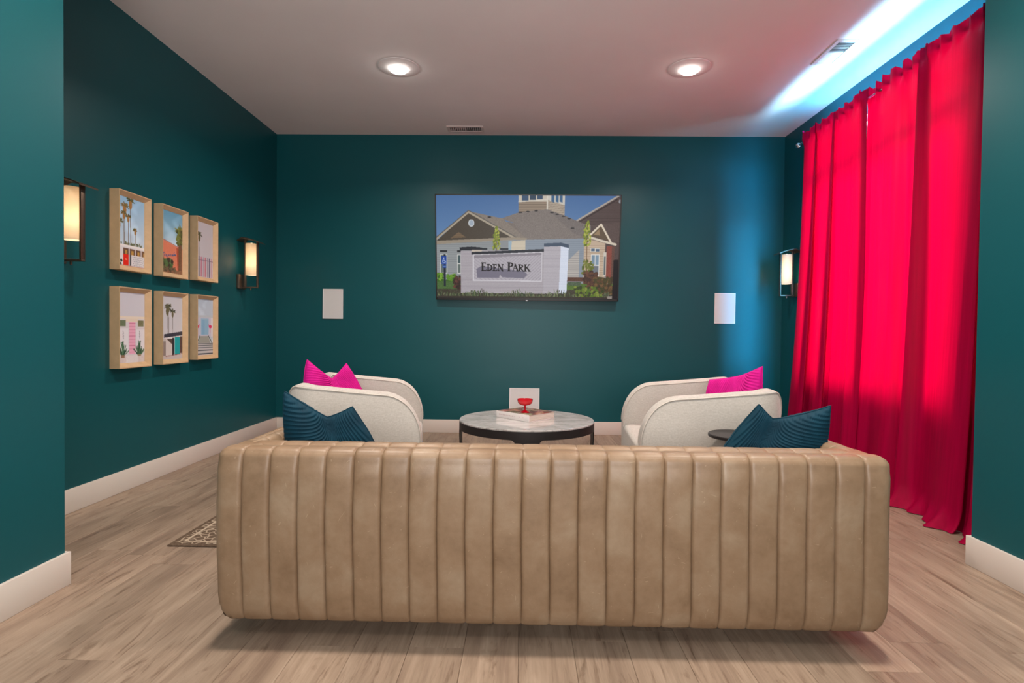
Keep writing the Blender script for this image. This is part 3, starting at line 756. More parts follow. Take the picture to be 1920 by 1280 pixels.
# ------------------------------------------------------------------ wall sconces
def sconce(loc, rz, label):
    """local: wall plane y=0, room towards -y, x along the wall, z=0 at the bottom bar"""
    t = thing('wall_sconce', label, 'wall lamp', loc, (0, 0, rz), 'wall sconces')
    box('backplate', -0.062, 0.062, -0.026, 0.0, -0.012, 0.118, M['bronze'], t, 0.004)
    box('bottom_bar', -0.014, 0.014, -0.168, -0.024, -0.004, 0.008, M['bronze'], t, 0.002)
    box('post', -0.015, 0.015, -0.056, -0.044, 0.006, 0.446, M['bronze'], t, 0.002)
    box('post', -0.015, 0.015, -0.168, -0.156, 0.006, 0.412, M['bronze'], t, 0.002)
    tube('thumb_screw', [(0, -0.10, 0.010), (0, -0.10, -0.022)], 0.006, M['bronze'], t, 10)
    bm = bmesh.new()                                         # cap sloping down from the wall post to the room
    A = []
    for (y, z, hw) in ((-0.004, 0.412, 0.062), (-0.046, 0.436, 0.070), (-0.075, 0.434, 0.074), (-0.115, 0.426, 0.074), (-0.160, 0.412, 0.072), (-0.200, 0.394, 0.068)):
        A.append([bm.verts.new((sx*hw, y, z+dz)) for sx, dz in ((-1, 0), (1, 0), (1, 0.008), (-1, 0.008))])
    for a, b in zip(A[:-1], A[1:]):
        for k in range(4): bm.faces.new((a[k], b[k], b[(k+1) % 4], a[(k+1) % 4]))
    bm.faces.new(A[0]); bm.faces.new(A[-1][::-1])
    put('cap', from_bm('cap', bm), M['bronze'], t)
    r = 0.0485; dy = -0.106
    prof = [(r, 0.112), (r, 0.394), (r-0.0015, 0.394), (r-0.0015, 0.112), (r, 0.112)]
    put('lamp_shade', lathe_mesh('lamp_shade', prof, 40), M['shade'], t, (0, dy, 0))
    put('bulb', lathe_mesh('bulb', [(0, 0.235), (0.014, 0.24), (0.019, 0.262), (0.016, 0.285), (0.010, 0.31), (0.010, 0.40), (0, 0.40)], 16), M['bulb'], t, (0, dy, 0))
    l = bpy.data.lights.new('bulb_glow', 'POINT'); l.energy = 2.3; l.color = (1.0, 0.83, 0.64); l.shadow_soft_size = 0.02
    o = bpy.data.objects.new('bulb_glow', l); COL.objects.link(o); o.parent = t; o.location = (0, dy, 0.21)
    return t
M['bulb'] = emit('lit_bulb', (1.0, 0.8, 0.55), 6.0)
sconce((XL, 3.03, 1.408), PI/2, 'bronze wall sconce half hidden behind the near left wall edge')
sconce((XL, 5.06, 1.417), PI/2, 'bronze wall sconce on the left wall beyond the framed prints')
sconce((XR, 5.50, 1.424), -PI/2, 'metal wall sconce in the right corner beside the red curtain')

# ------------------------------------------------------------------ wall plates
def plate(name, label, cat, x0, x1, z0, z1, group=None):
    cx, cz = (x0+x1)/2, (z0+z1)/2; w, h = x1-x0, z1-z0
    t = thing(name, label, cat, (cx, YB, cz), (0, 0, 0), group)
    bm = bmesh.new(); r = 0.007
    for b in ((-w/2, w/2, h/2-r, h/2), (-w/2, w/2, -h/2, -h/2+r)): add_box(bm, b[0], b[1], -0.012, 0, b[2], b[3])
    for b in ((-w/2, -w/2+r), (w/2-r, w/2)): add_box(bm, b[0], b[1], -0.012, 0, -h/2+r, h/2-r)
    put('rim', from_bm('rim', bm), M['plate_rim'], t)
    box('grille', -w/2+r, w/2-r, -0.009, 0, -h/2+r, h/2-r, M['plate'], t)
plate('wall_speaker', 'white rectangular in-wall speaker left of the television', 'speaker', -2.060, -1.852, 1.161, 1.467, 'in-wall speakers')
plate('wall_speaker', 'white rectangular in-wall speaker right of the television near the red curtain', 'speaker', 1.955, 2.164, 1.157, 1.465, 'in-wall speakers')
plate('wall_panel', 'low white rectangular wall panel behind the coffee table', 'panel', -0.124, 0.183, 0.255, 0.470)

# ------------------------------------------------------------------ ceiling fixtures
def downlight(x, y, label):
    t = thing('downlight', label, 'ceiling light', (x, y, CZ), (0, 0, 0), 'ceiling downlights')
    put('trim', lathe_mesh('trim', [(0.157, 0.0), (0.155, -0.004), (0.135, -0.008), (0.095, -0.012), (0.074, -0.017), (0.068, -0.017)], 56), M['ceiling'], t)
    put('diffuser', lathe_mesh('diffuser', [(0.0, -0.041), (0.035, -0.039), (0.058, -0.031), (0.068, -0.016)], 40), M['lens'], t)
downlight(-0.965, 4.325, 'round lit ceiling downlight above the left armchair')
downlight(1.235, 4.325, 'round lit ceiling downlight above the right armchair')

def vent(x, y, rz, L, Wd, label, nsl, halves):
    t = thing('ceiling_vent', label, 'vent', (x, y, CZ), (0, 0, rz), 'ceiling vents')
    bm = bmesh.new(); r = 0.028
    add_box(bm, -L/2, L/2, -Wd/2, -Wd/2+r, -0.009, 0, 0.002, 1); add_box(bm, -L/2, L/2, Wd/2-r, Wd/2, -0.009, 0, 0.002, 1)
    add_box(bm, -L/2, -L/2+r, -Wd/2+r, Wd/2-r, -0.009, 0, 0.002, 1); add_box(bm, L/2-r, L/2, -Wd/2+r, Wd/2-r, -0.009, 0, 0.002, 1)
    put('vent_frame', from_bm('vent_frame', bm), M['vent_white'], t)
    box('backing', -L/2+r, L/2-r, -Wd/2+r, Wd/2-r, -0.002, 0.0, M['dark_slot'], t)
    a = L/2-r
    box('divider', -0.006, 0.006, -Wd/2+r, Wd/2-r, -0.008, -0.002, M['vent_white'], t)
    for i in range(nsl):
        for sd in halves:
            xx = sd*(0.01+(i+0.5)*(a-0.012)/nsl)
            s = box('slat', -0.0055, 0.0055, -Wd/2+r, Wd/2-r, -0.0007, 0.0007, M['vent_white'], t)
            s.location = (xx, 0, -0.005); s.rotation_euler = (0, sd*R(38), 0)
vent(2.185, 4.075, PI/2, 0.36, 0.165, 'white louvred ceiling vent beside the red curtain', 7, (-1, 1))
vent(-0.585, 5.63, 0, 0.36, 0.165, 'white louvred ceiling vent close to the back wall', 7, (-1, 1))

# ------------------------------------------------------------------ curtains
def curtain(y0, y1, x0, seed, label, pleats=(), flare=0.0, tuck=(0, 0)):
    """one hung panel: y0..y1 along the rod, pleats = [(y, width)] where the cloth doubles back on itself"""
    rg = random.Random(seed)
    L = y1-y0
    ctl = []                                   # (y, x) control points at full depth, pleat flag
    y, sgn = y0, 1
    pl = sorted(pleats)
    ctl.append((y, 0.6, None))
    while y < y1-0.03:
        nxt = pl[0] if pl else None
        step = rg.uniform(0.09, 0.20)
        if nxt and y+step > nxt[0]-0.03:
            a, w = pl.pop(0)
            ctl += [(a-0.02, 0.5, None), (a, 0.75, (a, 0.0)), (a, 0.35, (a, w)), (a, -0.1, (a, w*0.9)), (a, -0.5, (a, -w*0.1)), (a, -1.0, (a, 0.1*w)), (a+0.06, -1.1, (a, w+0.035))]
            y = a+w+0.05; sgn = 1
        else:
            y = min(y1, y+step)
            ctl.append((y, sgn*rg.uniform(.35, 1.0)*-1, None)); sgn = -sgn
    if ctl[-1][0] < y1-1e-4: ctl.append((y1, 0.4, None))
    N = len(ctl); per = 9
    nz = 84; zt, zr = 2.805, 2.742
    ph = [rg.uniform(0, 6.28) for _ in range(6)]
    vs, fs = [], []; ncol = (N-1)*per+1
    for j in range(nz+1):
        v = j/nz; z = zt*(1-v) if j < nz else 0.004
        if j < 7: z = zt-(zt-zr+0.03)*j/7                       # finer rows through the heading
        else: z = (zr-0.03)*(1-(j-7)/(nz-7))
        v = 1-z/zt
        if j == nz: z = 0.004
        amp = 0.010+0.022*min(1, v*2.0)+0.012*v
        pw = 0.25+0.95*min(1, v*1.5)
        cp = []
        for i, (yy, xx, p) in enumerate(ctl):
            if p: yy = p[0]+p[1]*pw
            else: yy += 0.012*v*math.sin(i*2.3+v*2.5+ph[0])
            cp.append((yy, xx*amp))
        cp = [(2*cp[0][0]-cp[1][0], cp[1][1])]+cp+[(2*cp[-1][0]-cp[-2][0], cp[-2][1])]
        for c in range(ncol):
            s_, t = divmod(c, per); t /= per
            if s_ == N-1: s_, t = N-2, 1.0
            q = []
            for k in (0, 1):
                a0, a1, a2, a3 = (cp[s_+m][k] for m in range(4))
                q.append(0.5*(2*a1+(a2-a0)*t+(2*a0-5*a1+4*a2-a3)*t*t+(3*a1-a0-3*a2+a3)*t**3))
            yy, xx = q; u = (yy-y0)/L
            hd = min(1, max(0, (z-(zr-0.05))/0.04))              # heading gathered on the rod
            sw = math.sin(yy/0.105*2*PI+ph[1]+0.8*math.sin(yy/0.31*2*PI+ph[2]))
            X = x0 + xx*(1-.5*hd) + hd*0.015*(sw+.35*math.sin(yy/0.037*2*PI+ph[3]))
            for e, (amt) in enumerate(tuck):
                dd = (yy-y0) if e == 0 else (y1-yy)
                X += amt*max(0, 1-dd/0.22)
            yy += flare*(v**1.6)*max(0, u)**3
            zz = z
            if j <= 1: zz += (0.012*math.sin(yy/0.105*2*PI+ph[4])+0.006*math.sin(yy/0.047*2*PI))*(1 if j == 0 else .5)
            X -= 0.055*max(0, (v-.35)/.65)**2
            b = max(0.0, 1-z/0.13)
            X -= b*b*(0.050+0.030*math.sin(yy/0.29*2*PI+ph[5])+0.018*math.sin(yy/0.12*2*PI))
            if z < .13: zz += 0.018*4*b*(1-b)*math.sin(yy/0.13*2*PI+ph[3])
            vs.append((min(X, XR-0.04), yy, max(0.004, zz)))
    for j in range(nz):
        for i in range(ncol-1):
            a = j*ncol+i; fs.append((a, a+1, a+ncol+1, a+ncol))
    me = mesh('curtain', vs, fs, True)
    o = put('curtain', me, M['curtain'])
    hem = [Vector(vs[(nz-1)*ncol+i]) for i in range(ncol)]
    return tag(o, label, 'curtain', 'red curtains on the window rod')
curtain(4.07, 5.00, 2.425, 3, 'crimson curtain farthest from the camera, beside the corner sconce', [(4.50, 0.035), (4.76, 0.03)], 0.17, (-0.02, 0))
curtain(3.46, 4.13, 2.428, 8, 'crimson curtain hanging between the two other curtains', [], 0.0, (0.03, 0.035))
curtain(2.72, 3.53, 2.425, 14, 'crimson curtain nearest the camera, against the right wall edge', [(2.86, 0.05), (3.05, 0.07)], 0.0, (0, -0.02))
rod = thing('curtain_rod', 'thin silver curtain rod with round finial above the red curtains', 'curtain rod', (2.452, 0, 2.742))
tube('rod', [(0, 2.70, 0), (0, 5.13, 0)], 0.009, M['steel'], rod, 12)
fb = bmesh.new(); bmesh.ops.create_uvsphere(fb, u_segments=20, v_segments=12, radius=0.024)
fin = put('finial', from_bm('finial', fb, True, 60), M['steel'], rod, (0, 5.145, 0))
for y in (5.05, 2.76):
    tube('bracket', [(0, y, -0.004), (0.10, y, -0.004), (XR-2.452, y, -0.03)], 0.006, M['steel'], rod)

# ------------------------------------------------------------------ sofa
SX0, SX1, SY0, SY1, SH, SB = -1.018, 1.215, 1.845, 2.58, 0.656, 0.076
sofa = thing('sofa', 'long tan leather sofa with channel tufted back, seen from behind', 'sofa', ((SX0+SX1)/2, SY0, 0))
SW = SX1-SX0
def channel_mesh(w, path, bulge=0.013, rl=0.0, rr=0.0, nx=14):
    """padded channel: path = [(y, z)] running up the face, outward normal to the left of travel mirrored by sign"""
    n = len(path); nrm = []
    for i in range(n):
        a = path[max(0, i-1)]; b = path[min(n-1, i+1)]
        t = Vector((b[0]-a[0], b[1]-a[1])).normalized(); nrm.append((-t.y, t.x))
    vs, fs = [], []
    L = [0]
    for i in range(1, n): L.append(L[-1]+math.hypot(path[i][0]-path[i-1][0], path[i][1]-path[i-1][1]))
    for i in range(n):
        e = min(L[i], L[-1]-L[i]); ef = min(1, e/0.02)**.5
        for k in range(nx+1):
            q = -1+2*k/nx; q = math.copysign(1-(1-abs(q))**2.0, q); x = q*w/2; dxw = 0.0022*math.sin(path[i][1]*11)
            tl = 1.0 if 0.13 < path[i][1] < 0.60 else 0.38 if path[i][1] > 0.635 or path[i][1] < 0.10 else 0.7
            o = bulge*(0.80*(1-abs(q)**14)+0.20*(1-q*q))*ef*tl
            cut = 0.0
            if rl and x < -w/2+rl: u = (-w/2+rl-x)/rl; cut = rl*(1-math.sqrt(max(0, 1-u*u)))
            if rr and x > w/2-rr: u = (x-w/2+rr)/rr; cut = rr*(1-math.sqrt(max(0, 1-u*u)))
            if rl or rr:
                if (rl and x < 0) or (rr and x > 0): o = max(o, bulge*tl*ef)
            o -= cut
            low = max(0.0, 1-(path[i][1]-0.078)/0.07)
            if rl and x < -w/2+rl: dxw += 0.016*low
            if rr and x > w/2-rr: dxw -= 0.016*low
            vs.append((x+dxw, path[i][0]+nrm[i][0]*o, path[i][1]+nrm[i][1]*o))
    m = nx+1
    for i in range(n-1):
        for k in range(nx): a = i*m+k; fs.append((a, a+1, a+m+1, a+m))
    me = mesh('channel', vs, fs, True)
    me.materials.append(M['leather'])
    return me
def smooth_path(pts, n=30):
    pts = [Vector((*p, 0)) for p in pts]; out = []
    P = [pts[0]*2-pts[1]]+pts+[pts[-1]*2-pts[-2]]
    segs = len(pts)-1
    for s in range(segs):
        p0, p1, p2, p3 = P[s:s+4]
        k = max(2, int(n/segs))
        for i in range(k):
            t = i/k
            q = 0.5*((2*p1)+(p2-p0)*t+(2*p0-5*p1+4*p2-p3)*t*t+(3*p1-p0-3*p2+p3)*t**3)
            out.append((q.x, q.y))
    out.append((pts[-1].x, pts[-1].y)); return out
# outer back, path from the underside up over the top edge (local: y from back plane, +y into the sofa)
OUT = smooth_path([(0.085, 0.082), (0.040, 0.078), (0.022, 0.092), (0.014, 0.16), (0.010, 0.36), (0.013, 0.56), (0.017, 0.626), (0.026, 0.645), (0.046, 0.651), (0.085, 0.651)], 40)
INN = smooth_path([(0.090, 0.648), (0.125, 0.655), (0.165, 0.648), (0.190, 0.615), (0.205, 0.52), (0.215, 0.40)], 30)
NCH = 24; cw = SW/NCH
mid = channel_mesh(cw, OUT)
lft = channel_mesh(cw, OUT, rl=0.040); rgt = channel_mesh(cw, OUT, rr=0.040)
for i in range(NCH):
    o = put('back_channel', lft if i == 0 else rgt if i == NCH-1 else mid, None, sofa, (-SW/2+cw*(i+.5), 0, 0))
AT = 0.16                                                     # arm thickness measured at the base
ncin = 22; wi = (SW-0.19)/ncin; inn = channel_mesh(wi, INN, 0.008)
for i in range(ncin): put('inner_channel', inn, None, sofa, (-(SW-0.19)/2+wi*(i+.5), 0, 0))
AO = smooth_path([(0.075, 0.082), (0.032, 0.078), (0.016, 0.092), (0.010, 0.16), (0.004, 0.36), (0.010, 0.56), (0.018, 0.622), (0.035, 0.645), (0.056, 0.648)], 40)
AI = smooth_path([(0.056, 0.648), (0.078, 0.652), (0.100, 0.640), (0.118, 0.600), (0.128, 0.52), (0.135, 0.40)], 30)
AL = SY1-SY0-0.04; na = 8; wa = AL/na
ao = channel_mesh(wa, AO); ai = channel_mesh(wa, AI, 0.008)
for i in range(na):
    y = 0.04+wa*(i+.5)
    put('arm_channel', ao, None, sofa, (-SW/2, y, 0), (0, 0, -PI/2))
    put('arm_channel', ao, None, sofa, (SW/2, y, 0), (0, 0, PI/2))
    if i > 0:
        put('arm_channel', ai, None, sofa, (-SW/2, y, 0), (0, 0, -PI/2))
        put('arm_channel', ai, None, sofa, (SW/2, y, 0), (0, 0, PI/2))
bm = bmesh.new()                                              # body under the leather
add_box(bm, -SW/2+0.03, SW/2-0.03, 0.035, SY1-SY0, SB+0.006, 0.30)
add_box(bm, -SW/2+0.03, SW/2-0.03, 0.035, 0.185, 0.29, 0.640, 0.012)
add_box(bm, -SW/2+0.028, -SW/2+0.112, 0.035, SY1-SY0, 0.29, 0.638, 0.012); add_box(bm, SW/2-0.112, SW/2-0.028, 0.035, SY1-SY0, 0.29, 0.638, 0.012)
put('body', from_bm('body', bm, True, 30), M['leather'], sofa)
for sx in (-1, 1):
    bm = bmesh.new(); add_box(bm, -0.050, 0.050, 0.055, 0.170, 0.60, 0.6535, 0.012, 3)
    put('corner_pad', from_bm('corner_pad', bm, True), M['leather'], sofa, (sx*(SW/2-0.078), 0, 0))
box('seat_cushion', -SW/2+0.14, SW/2-0.14, 0.225, SY1-SY0-0.005, 0.295, 0.430, M['leather'], sofa, 0.035, 4)
for sx in (-1, 1):
    for y in (0.30, SY1-SY0-0.12):
        bm = bmesh.new(); add_box(bm, -0.035, 0.035, -0.035, 0.035, 0.0, 0.09, 0.006)
        put('leg', from_bm('leg', bm, True), M['dark_wood'], sofa, (sx*(SW/2-0.20), y, 0))

# ------------------------------------------------------------------ armchairs
def chair_path(Wd, D, t):
    """U plan from the front of the near arm round the back to the far arm: outer and inner points"""
    hw = Wd/2; xf, xb = D/2, -D/2
    rc = 0.19
    pts = []
    for i in range(13): pts.append((xf+(xb+rc-xf)*i/12, -hw, 0, -1))
    for i in range(1, 13):
        a = PI/2*i/12; ce, se = math.cos(a)**.85, math.sin(a)**.85
        nx, ny = -math.sin(a), -math.cos(a)
        pts.append((xb+rc-rc*math.sin(a), -hw+rc-rc*math.cos(a), nx, ny))
    for i in range(1, 9): pts.append((xb, -hw+rc+(2*hw-2*rc)*i/9, -1, 0))
    full = pts[:]
    for (x, y, nx, ny) in reversed(pts[:25]): full.append((x, -y, nx, -ny))
    return full
def armchair(loc, rz, label, Wd=0.95, D=0.75):
    t = thing('armchair', label, 'armchair', loc, (0, 0, rz), 'pair of barrel armchairs')
    TH_, RC, HA, HBK, Z0 = 0.10, 0.185, 0.705, 0.765, 0.065
    P = chair_path(Wd, D, TH_)
    def htop(x):
        d = D/2-x
        h = HA + (HBK-HA)*min(1, max(0, (d-0.12)/(D-0.12)))**1.1
        if d < RC: h -= RC*1.35*(1-math.sqrt(max(0, 1-((RC-d)/RC)**2)))
        return h
    # densify the front curve
    Q = []
    for i, p in enumerate(P):
        Q.append(p)
    dens = []
    for d in (0, .001, .004, .009, .016, .026, .038, .052, .07, .09, .115, .145, .18, .22, .27, .33): dens.append((D/2-d, -Wd/2, 0, -1))
    rest = [p for p in P if p[0] < D/2-.36 or p[2] != 0]
    far = [(x, -y, nx, -ny) for (x, y, nx, ny) in reversed(dens)]
    Q = dens+[p for p in rest if True]+far
    vs, fs = [], []; rimo, rimi = [], []
    for (x, y, nx, ny) in Q:
        h = htop(x)
        dp = max(0.0, -nx-0.55)/0.45*max(0.0, 1-(abs(y)/(Wd/2-0.04))**3)   # the back dips between its two high corners
        h -= 0.16*min(1, dp*1.6)
        ox, oy = x, y; ix, iy = x-nx*TH_, y-ny*TH_
        bx = 0.012                                            # the shell leans in slightly towards the base
        r = 0.014
        sec = [(ox-nx*bx, oy-ny*bx, Z0), (ox, oy, Z0+(h-Z0)*.5), (ox, oy, h-r), (ox-nx*r*.3, oy-ny*r*.3, h-r*.3), (ox-nx*r, oy-ny*r, h),
               ((ox+ix)/2, (oy+iy)/2, h+0.006), (ix+nx*r, iy+ny*r, h), (ix+nx*r*.3, iy+ny*r*.3, h-r*.3), (ix, iy, h-r), (ix, iy, Z0)]
        vs += sec; rimo.append((ox+nx*.0005, oy+ny*.0005, h-r*.75)); rimi.append((ix-nx*.0005, iy-ny*.0005, h-r*.75))
    m = 10; n = len(Q)
    for i in range(n-1):
        for k in range(m-1): a = i*m+k; fs.append((a, a+m, a+m+1, a+1))
    fs.append(tuple(range(m))); fs.append(tuple(reversed(range((n-1)*m, n*m))))
    me = mesh('shell', vs, fs, True, 55)
    put('shell', me, M['fabric'], t)
    bm = bmesh.new()
    tube_bm(bm, rimo, 0.0042, 6); tube_bm(bm, rimi, 0.0042, 6)
    put('piping', from_bm('piping', bm, True, 60), M['piping'], t)
    # seat platform and cushion, following the inside of the shell
    def slab(z0, z1, inset, xf, bev):
        bm = bmesh.new(); pts = [(x-nx*(TH_+inset), y-ny*(TH_+inset)) for (x, y, nx, ny) in P if True]
        pts = [(min(x, xf), y) for x, y in pts]
        lo = [bm.verts.new((x, y, z0)) for x, y in pts]; hi = [bm.verts.new((x, y, z1)) for x, y in pts]
        bm.faces.new(lo[::-1]); top = bm.faces.new(hi)
        N = len(pts)
        for i in range(N): bm.faces.new((lo[i], lo[(i+1) % N], hi[(i+1) % N], hi[i]))
        if bev: bmesh.ops.bevel(bm, geom=list(top.edges), offset=bev, segments=3, profile=.5, affect='EDGES')
        return bm
    put('seat_platform', from_bm('seat_platform', slab(Z0, 0.27, 0.001, D/2-0.01, 0), True, 35), M['fabric'], t)
    put('seat_cushion', from_bm('seat_cushion', slab(0.272, 0.43, 0.004, D/2+0.005, 0.03), True, 50), M['fabric'], t)
    put('swivel_base', lathe_mesh('swivel_base', [(0, 0.008), (0.27, 0.008), (0.275, 0.014), (0.275, 0.045), (0.26, 0.066), (0, 0.066)], 40), M['dark_wood'], t)
    return t
RL = R(9.3)
armchair((-0.621-0.3675*math.cos(RL), 3.525-0.3675*math.sin(RL), 0), RL, 'greige barrel armchair on the left, its back to the framed prints', 0.95, 0.735)
RR = PI-R(3.8)
armchair((0.672+0.389*math.cos(R(3.8)), 3.50-0.389*math.sin(R(3.8)), 0), RR, 'greige barrel armchair on the right, its back to the red curtain', 0.95, 0.778)

# ------------------------------------------------------------------ cushions
def pillow(name, label, mat, loc, rot, S=0.46, T=0.17, chop=0.13, mirror=1, ear=0.30, nr=26, lean=0.0, group=None, asym=0.0, shear=0.0):
    NU, NV = 160, 90
    vs = []
    def pos(u, v, sd):
        edge = (1-u*u)*(1-v*v)
        x = S/2*u*(1-.06*(1-v*v)); z = S/2*v*(1-.06*(1-u*u))
        k0 = max(0.0, (v+0.35)/1.35); k = k0*k0*(3-2*k0)
        uc = u-lean
        x *= 1-ear*k0**1.7
        g = math.exp(-(uc/.38)**2)
        z += k*(-chop*(1-(abs(uc)/(1+abs(lean)))**1.1) - asym*u)
        x += shear*z
        th = T/2*max(0, edge)**.42*(1-.62*k*g)
        um = uc*mirror
        s1 = 1/(1+math.exp(-um*10))
        q = s1*(u*1.0+.20*mirror*v)+(1-s1)*(.40*u-.95*v*mirror)
        pl = math.cos(q*nr*PI/2)
        th += 0.0042*(1-2*abs(pl)**5)*min(1, edge*14)*(.7+.5*k0)
        return (x, sd*th, z)
    idx = {}
    fs = []
    def vid(i, j, sd):
        e = i in (0, NU) or j in (0, NV)
        key = (i, j, 0 if e else sd)
        if key not in idx:
            idx[key] = len(vs); vs.append(pos(-1+2*i/NU, -1+2*j/NV, 0 if e else sd))
        return idx[key]
    for sd in (-1, 1):
        for i in range(NU):
            for j in range(NV):
                f = [vid(i, j, sd), vid(i+1, j, sd), vid(i+1, j+1, sd), vid(i, j+1, sd)]
                fs.append(f if sd < 0 else f[::-1])
    t = thing(name, label, 'cushion', loc, rot, group)
    put('cover', mesh('cover', vs, fs, True), mat, t)
    pts = []
    for i in range(0, NU+1, 3): pts.append(pos(-1+2*i/NU, -1, 0))
    for j in range(3, NV+1, 3): pts.append(pos(1, -1+2*j/NV, 0))
    for i in range(NU-3, -1, -3): pts.append(pos(-1+2*i/NU, 1, 0))
    for j in range(NV-3, 0, -3): pts.append(pos(-1, -1+2*j/NV, 0))
    tube('seam', [(a, 0, c) for a, b, c in pts], 0.0028, mat, t, 5, True)
    return t
TS, PC = 'teal velvet cushions on the sofa', 'pink velvet cushions in the armchairs'
pillow('throw_pillow', 'dark teal pleated velvet cushion at the left end of the sofa', M['teal_velvet'], (-0.747, 2.20, 0.611), (R(11), 0, R(8)), 0.37, 0.17, 0.068, 1, 0.36, 24, 0.12, TS, 0.024, -0.22)
pillow('throw_pillow', 'dark teal pleated velvet cushion at the right end of the sofa', M['teal_velvet'], (0.975, 2.19, 0.618), (R(11), 0, R(-6)), 0.40, 0.17, 0.085, -1, 0.36, 26, -0.42, TS, 0.026, 0.34)
pillow('throw_pillow', 'hot pink pleated velvet cushion in the left armchair', M['pink_velvet'], (-1.180, 3.55, 0.640), (R(-8), R(3), R(40)), 0.43, 0.16, 0.10, 1, 0.42, 27, 0.05, PC, 0.004, -0.24)
pillow('throw_pillow', 'hot pink pleated velvet cushion in the right armchair', M['pink_velvet'], (1.267, 3.42, 0.632), (R(-8), 0, R(-48)), 0.38, 0.16, 0.018, -1, 0.14, 25, 0.25, PC, -0.055)

# ------------------------------------------------------------------ coffee table
CT = thing('coffee_table', 'round coffee table with grey marble top and black metal skirt legs', 'coffee table', (0.04, 4.215, 0))
RT, HT = 0.50, 0.402
put('marble_top', lathe_mesh('marble_top', [(0, HT-0.014), (RT-0.004, HT-0.014), (RT-0.001, HT-0.011), (RT-0.001, HT-0.003), (RT-0.004, HT), (0, HT)], 96), M['marble'], CT)
def table_skirt():
    n = 288; TK = 0.009; zt = HT-0.012; za = HT-0.068
    vs, fs = [], []
    def zb(a):
        d = min(abs((a-k*PI/2+PI) % (2*PI)-PI) for k in range(4))*RT     # arc distance to the nearest leg
        hw = 0.044
        q = min(1.0, max(0.0, (d-hw)/0.095))
        return za-(za-0.010)*(1-q)**5.4                                   # concave flare from the leg up to the apron
    m = 16
    for i in range(n):
        a = 2*PI*i/n-PI/2
        b = zb(a)
        for ring, rr in ((0, RT), (1, RT-TK)):
            for k in range(m+1):
                z = zt+(b-zt)*k/m
                bow = 0.022*max(0, (za-z)/za)**2                          # legs sweep gently inwards
                vs.append(((rr-bow)*math.cos(a), (rr-bow)*math.sin(a), z))
    st = 2*(m+1)
    for i in range(n):
        j = (i+1) % n
        for k in range(m):
            fs.append((i*st+k, i*st+k+1, j*st+k+1, j*st+k))
            fs.append((i*st+m+1+k, j*st+m+1+k, j*st+m+2+k, i*st+m+2+k))
        fs.append((i*st+m, i*st+2*m+1, j*st+2*m+1, j*st+m)); fs.append((i*st, j*st, j*st+m+1, i*st+m+1))
    return mesh('skirt', vs, fs, True, 40)
put('skirt', table_skirt(), M['black_metal'], CT)

def book_mats():
    t = NT('book_cover_print'); v = t.coord((1, 1, 1))
    vo = t.n('ShaderNodeTexVoronoi'); vo.inputs['Scale'].default_value = 22; t.l(v, vo.inputs['Vector'])
    a = t.noise(v, 7, 4)
    c = t.ramp(a, [(0.30, (0.10, 0.09, 0.05)), (0.42, (0.35, 0.32, 0.24)), (0.52, (0.16, 0.05, 0.03)), (0.62, (0.45, 0.20, 0.16)), (0.75, (0.55, 0.5, 0.55))])
    t.base(t.mix(0.25, c, vo.outputs['Color'], 'SOFT_LIGHT')); t.set(Roughness=0.25); return t.m
M['book_cover'] = book_mats()
def pages():
    t = NT('book_pages'); v = t.coord((2, 2, 260))
    t.base(t.ramp(t.noise(v, 1.0, 2), [(0.35, (0.50, 0.43, 0.36)), (0.65, (0.76, 0.70, 0.62))])); t.set(Roughness=0.8); return t.m
M['pages'] = pages()
M['white_cover'] = plain('white_book_cloth', (0.74, 0.70, 0.69), 0.35, var=0.02)
M['spine_ink'] = plain('faint_pink_ink', (0.42, 0.26, 0.28), 0.5)
ang = math.atan2(-0.229, 0.244)
bk = thing('book', 'thick white hardcover book with photo cover on the marble table', 'book', (0.056, 4.052, HT+0.0005), (0, 0, ang))
bl, bw, bh = 0.335, 0.290, 0.050
# local: spine along -x from the near corner, book body to +y
box('page_block', -bl+0.004, -0.004, 0.010, bw-0.004, 0.0035, bh-0.0035, M['pages'], bk)
box('cover', -bl, 0, 0, bw, bh-0.003, bh, M['book_cover'], bk, 0.001, 1)
box('back_cover', -bl, 0, 0, bw, 0, 0.003, M['white_cover'], bk, 0.001, 1)
box('spine', -bl, 0, -0.0015, 0.006, 0, bh, M['white_cover'], bk, 0.002, 2)
bm = bmesh.new(); rr = random.Random(2); x = -bl+0.03
while x < -0.05:                                              # worn illegible spine print: short unread strokes
    w = rr.uniform(.003, .009); h = rr.uniform(.006, .010)
    if rr.random() < .8: add_box(bm, x, x+w*.5, -0.0019, -0.0014, 0.025-h/2, 0.025+h/2)
    x += w+0.004
put('spine_print', from_bm('spine_print', bm), M['spine_ink'], bk)

gb = thing('coupe_glass', 'red glass footed coupe standing on the white book', 'glass', (0.027, 4.20, HT+bh+0.001))
put('foot', lathe_mesh('foot', [(0, 0.0), (0.033, 0.0), (0.034, 0.002), (0.028, 0.006), (0.014, 0.012), (0.008, 0.020), (0, 0.020)], 32), M['red_glass'], gb)
put('stem', lathe_mesh('stem', [(0, 0.018), (0.0075, 0.019), (0.006, 0.026), (0.010, 0.031), (0.0105, 0.034), (0.006, 0.039), (0.007, 0.046), (0.012, 0.052), (0, 0.052)], 24), M['red_glass'], gb)
put('bowl', lathe_mesh('bowl', [(0, 0.050), (0.016, 0.051), (0.040, 0.058), (0.053, 0.070), (0.057, 0.084), (0.0575, 0.099), (0.055, 0.099), (0.053, 0.084), (0.048, 0.073), (0.036, 0.063), (0.0, 0.056)], 48), M['red_glass'], gb)

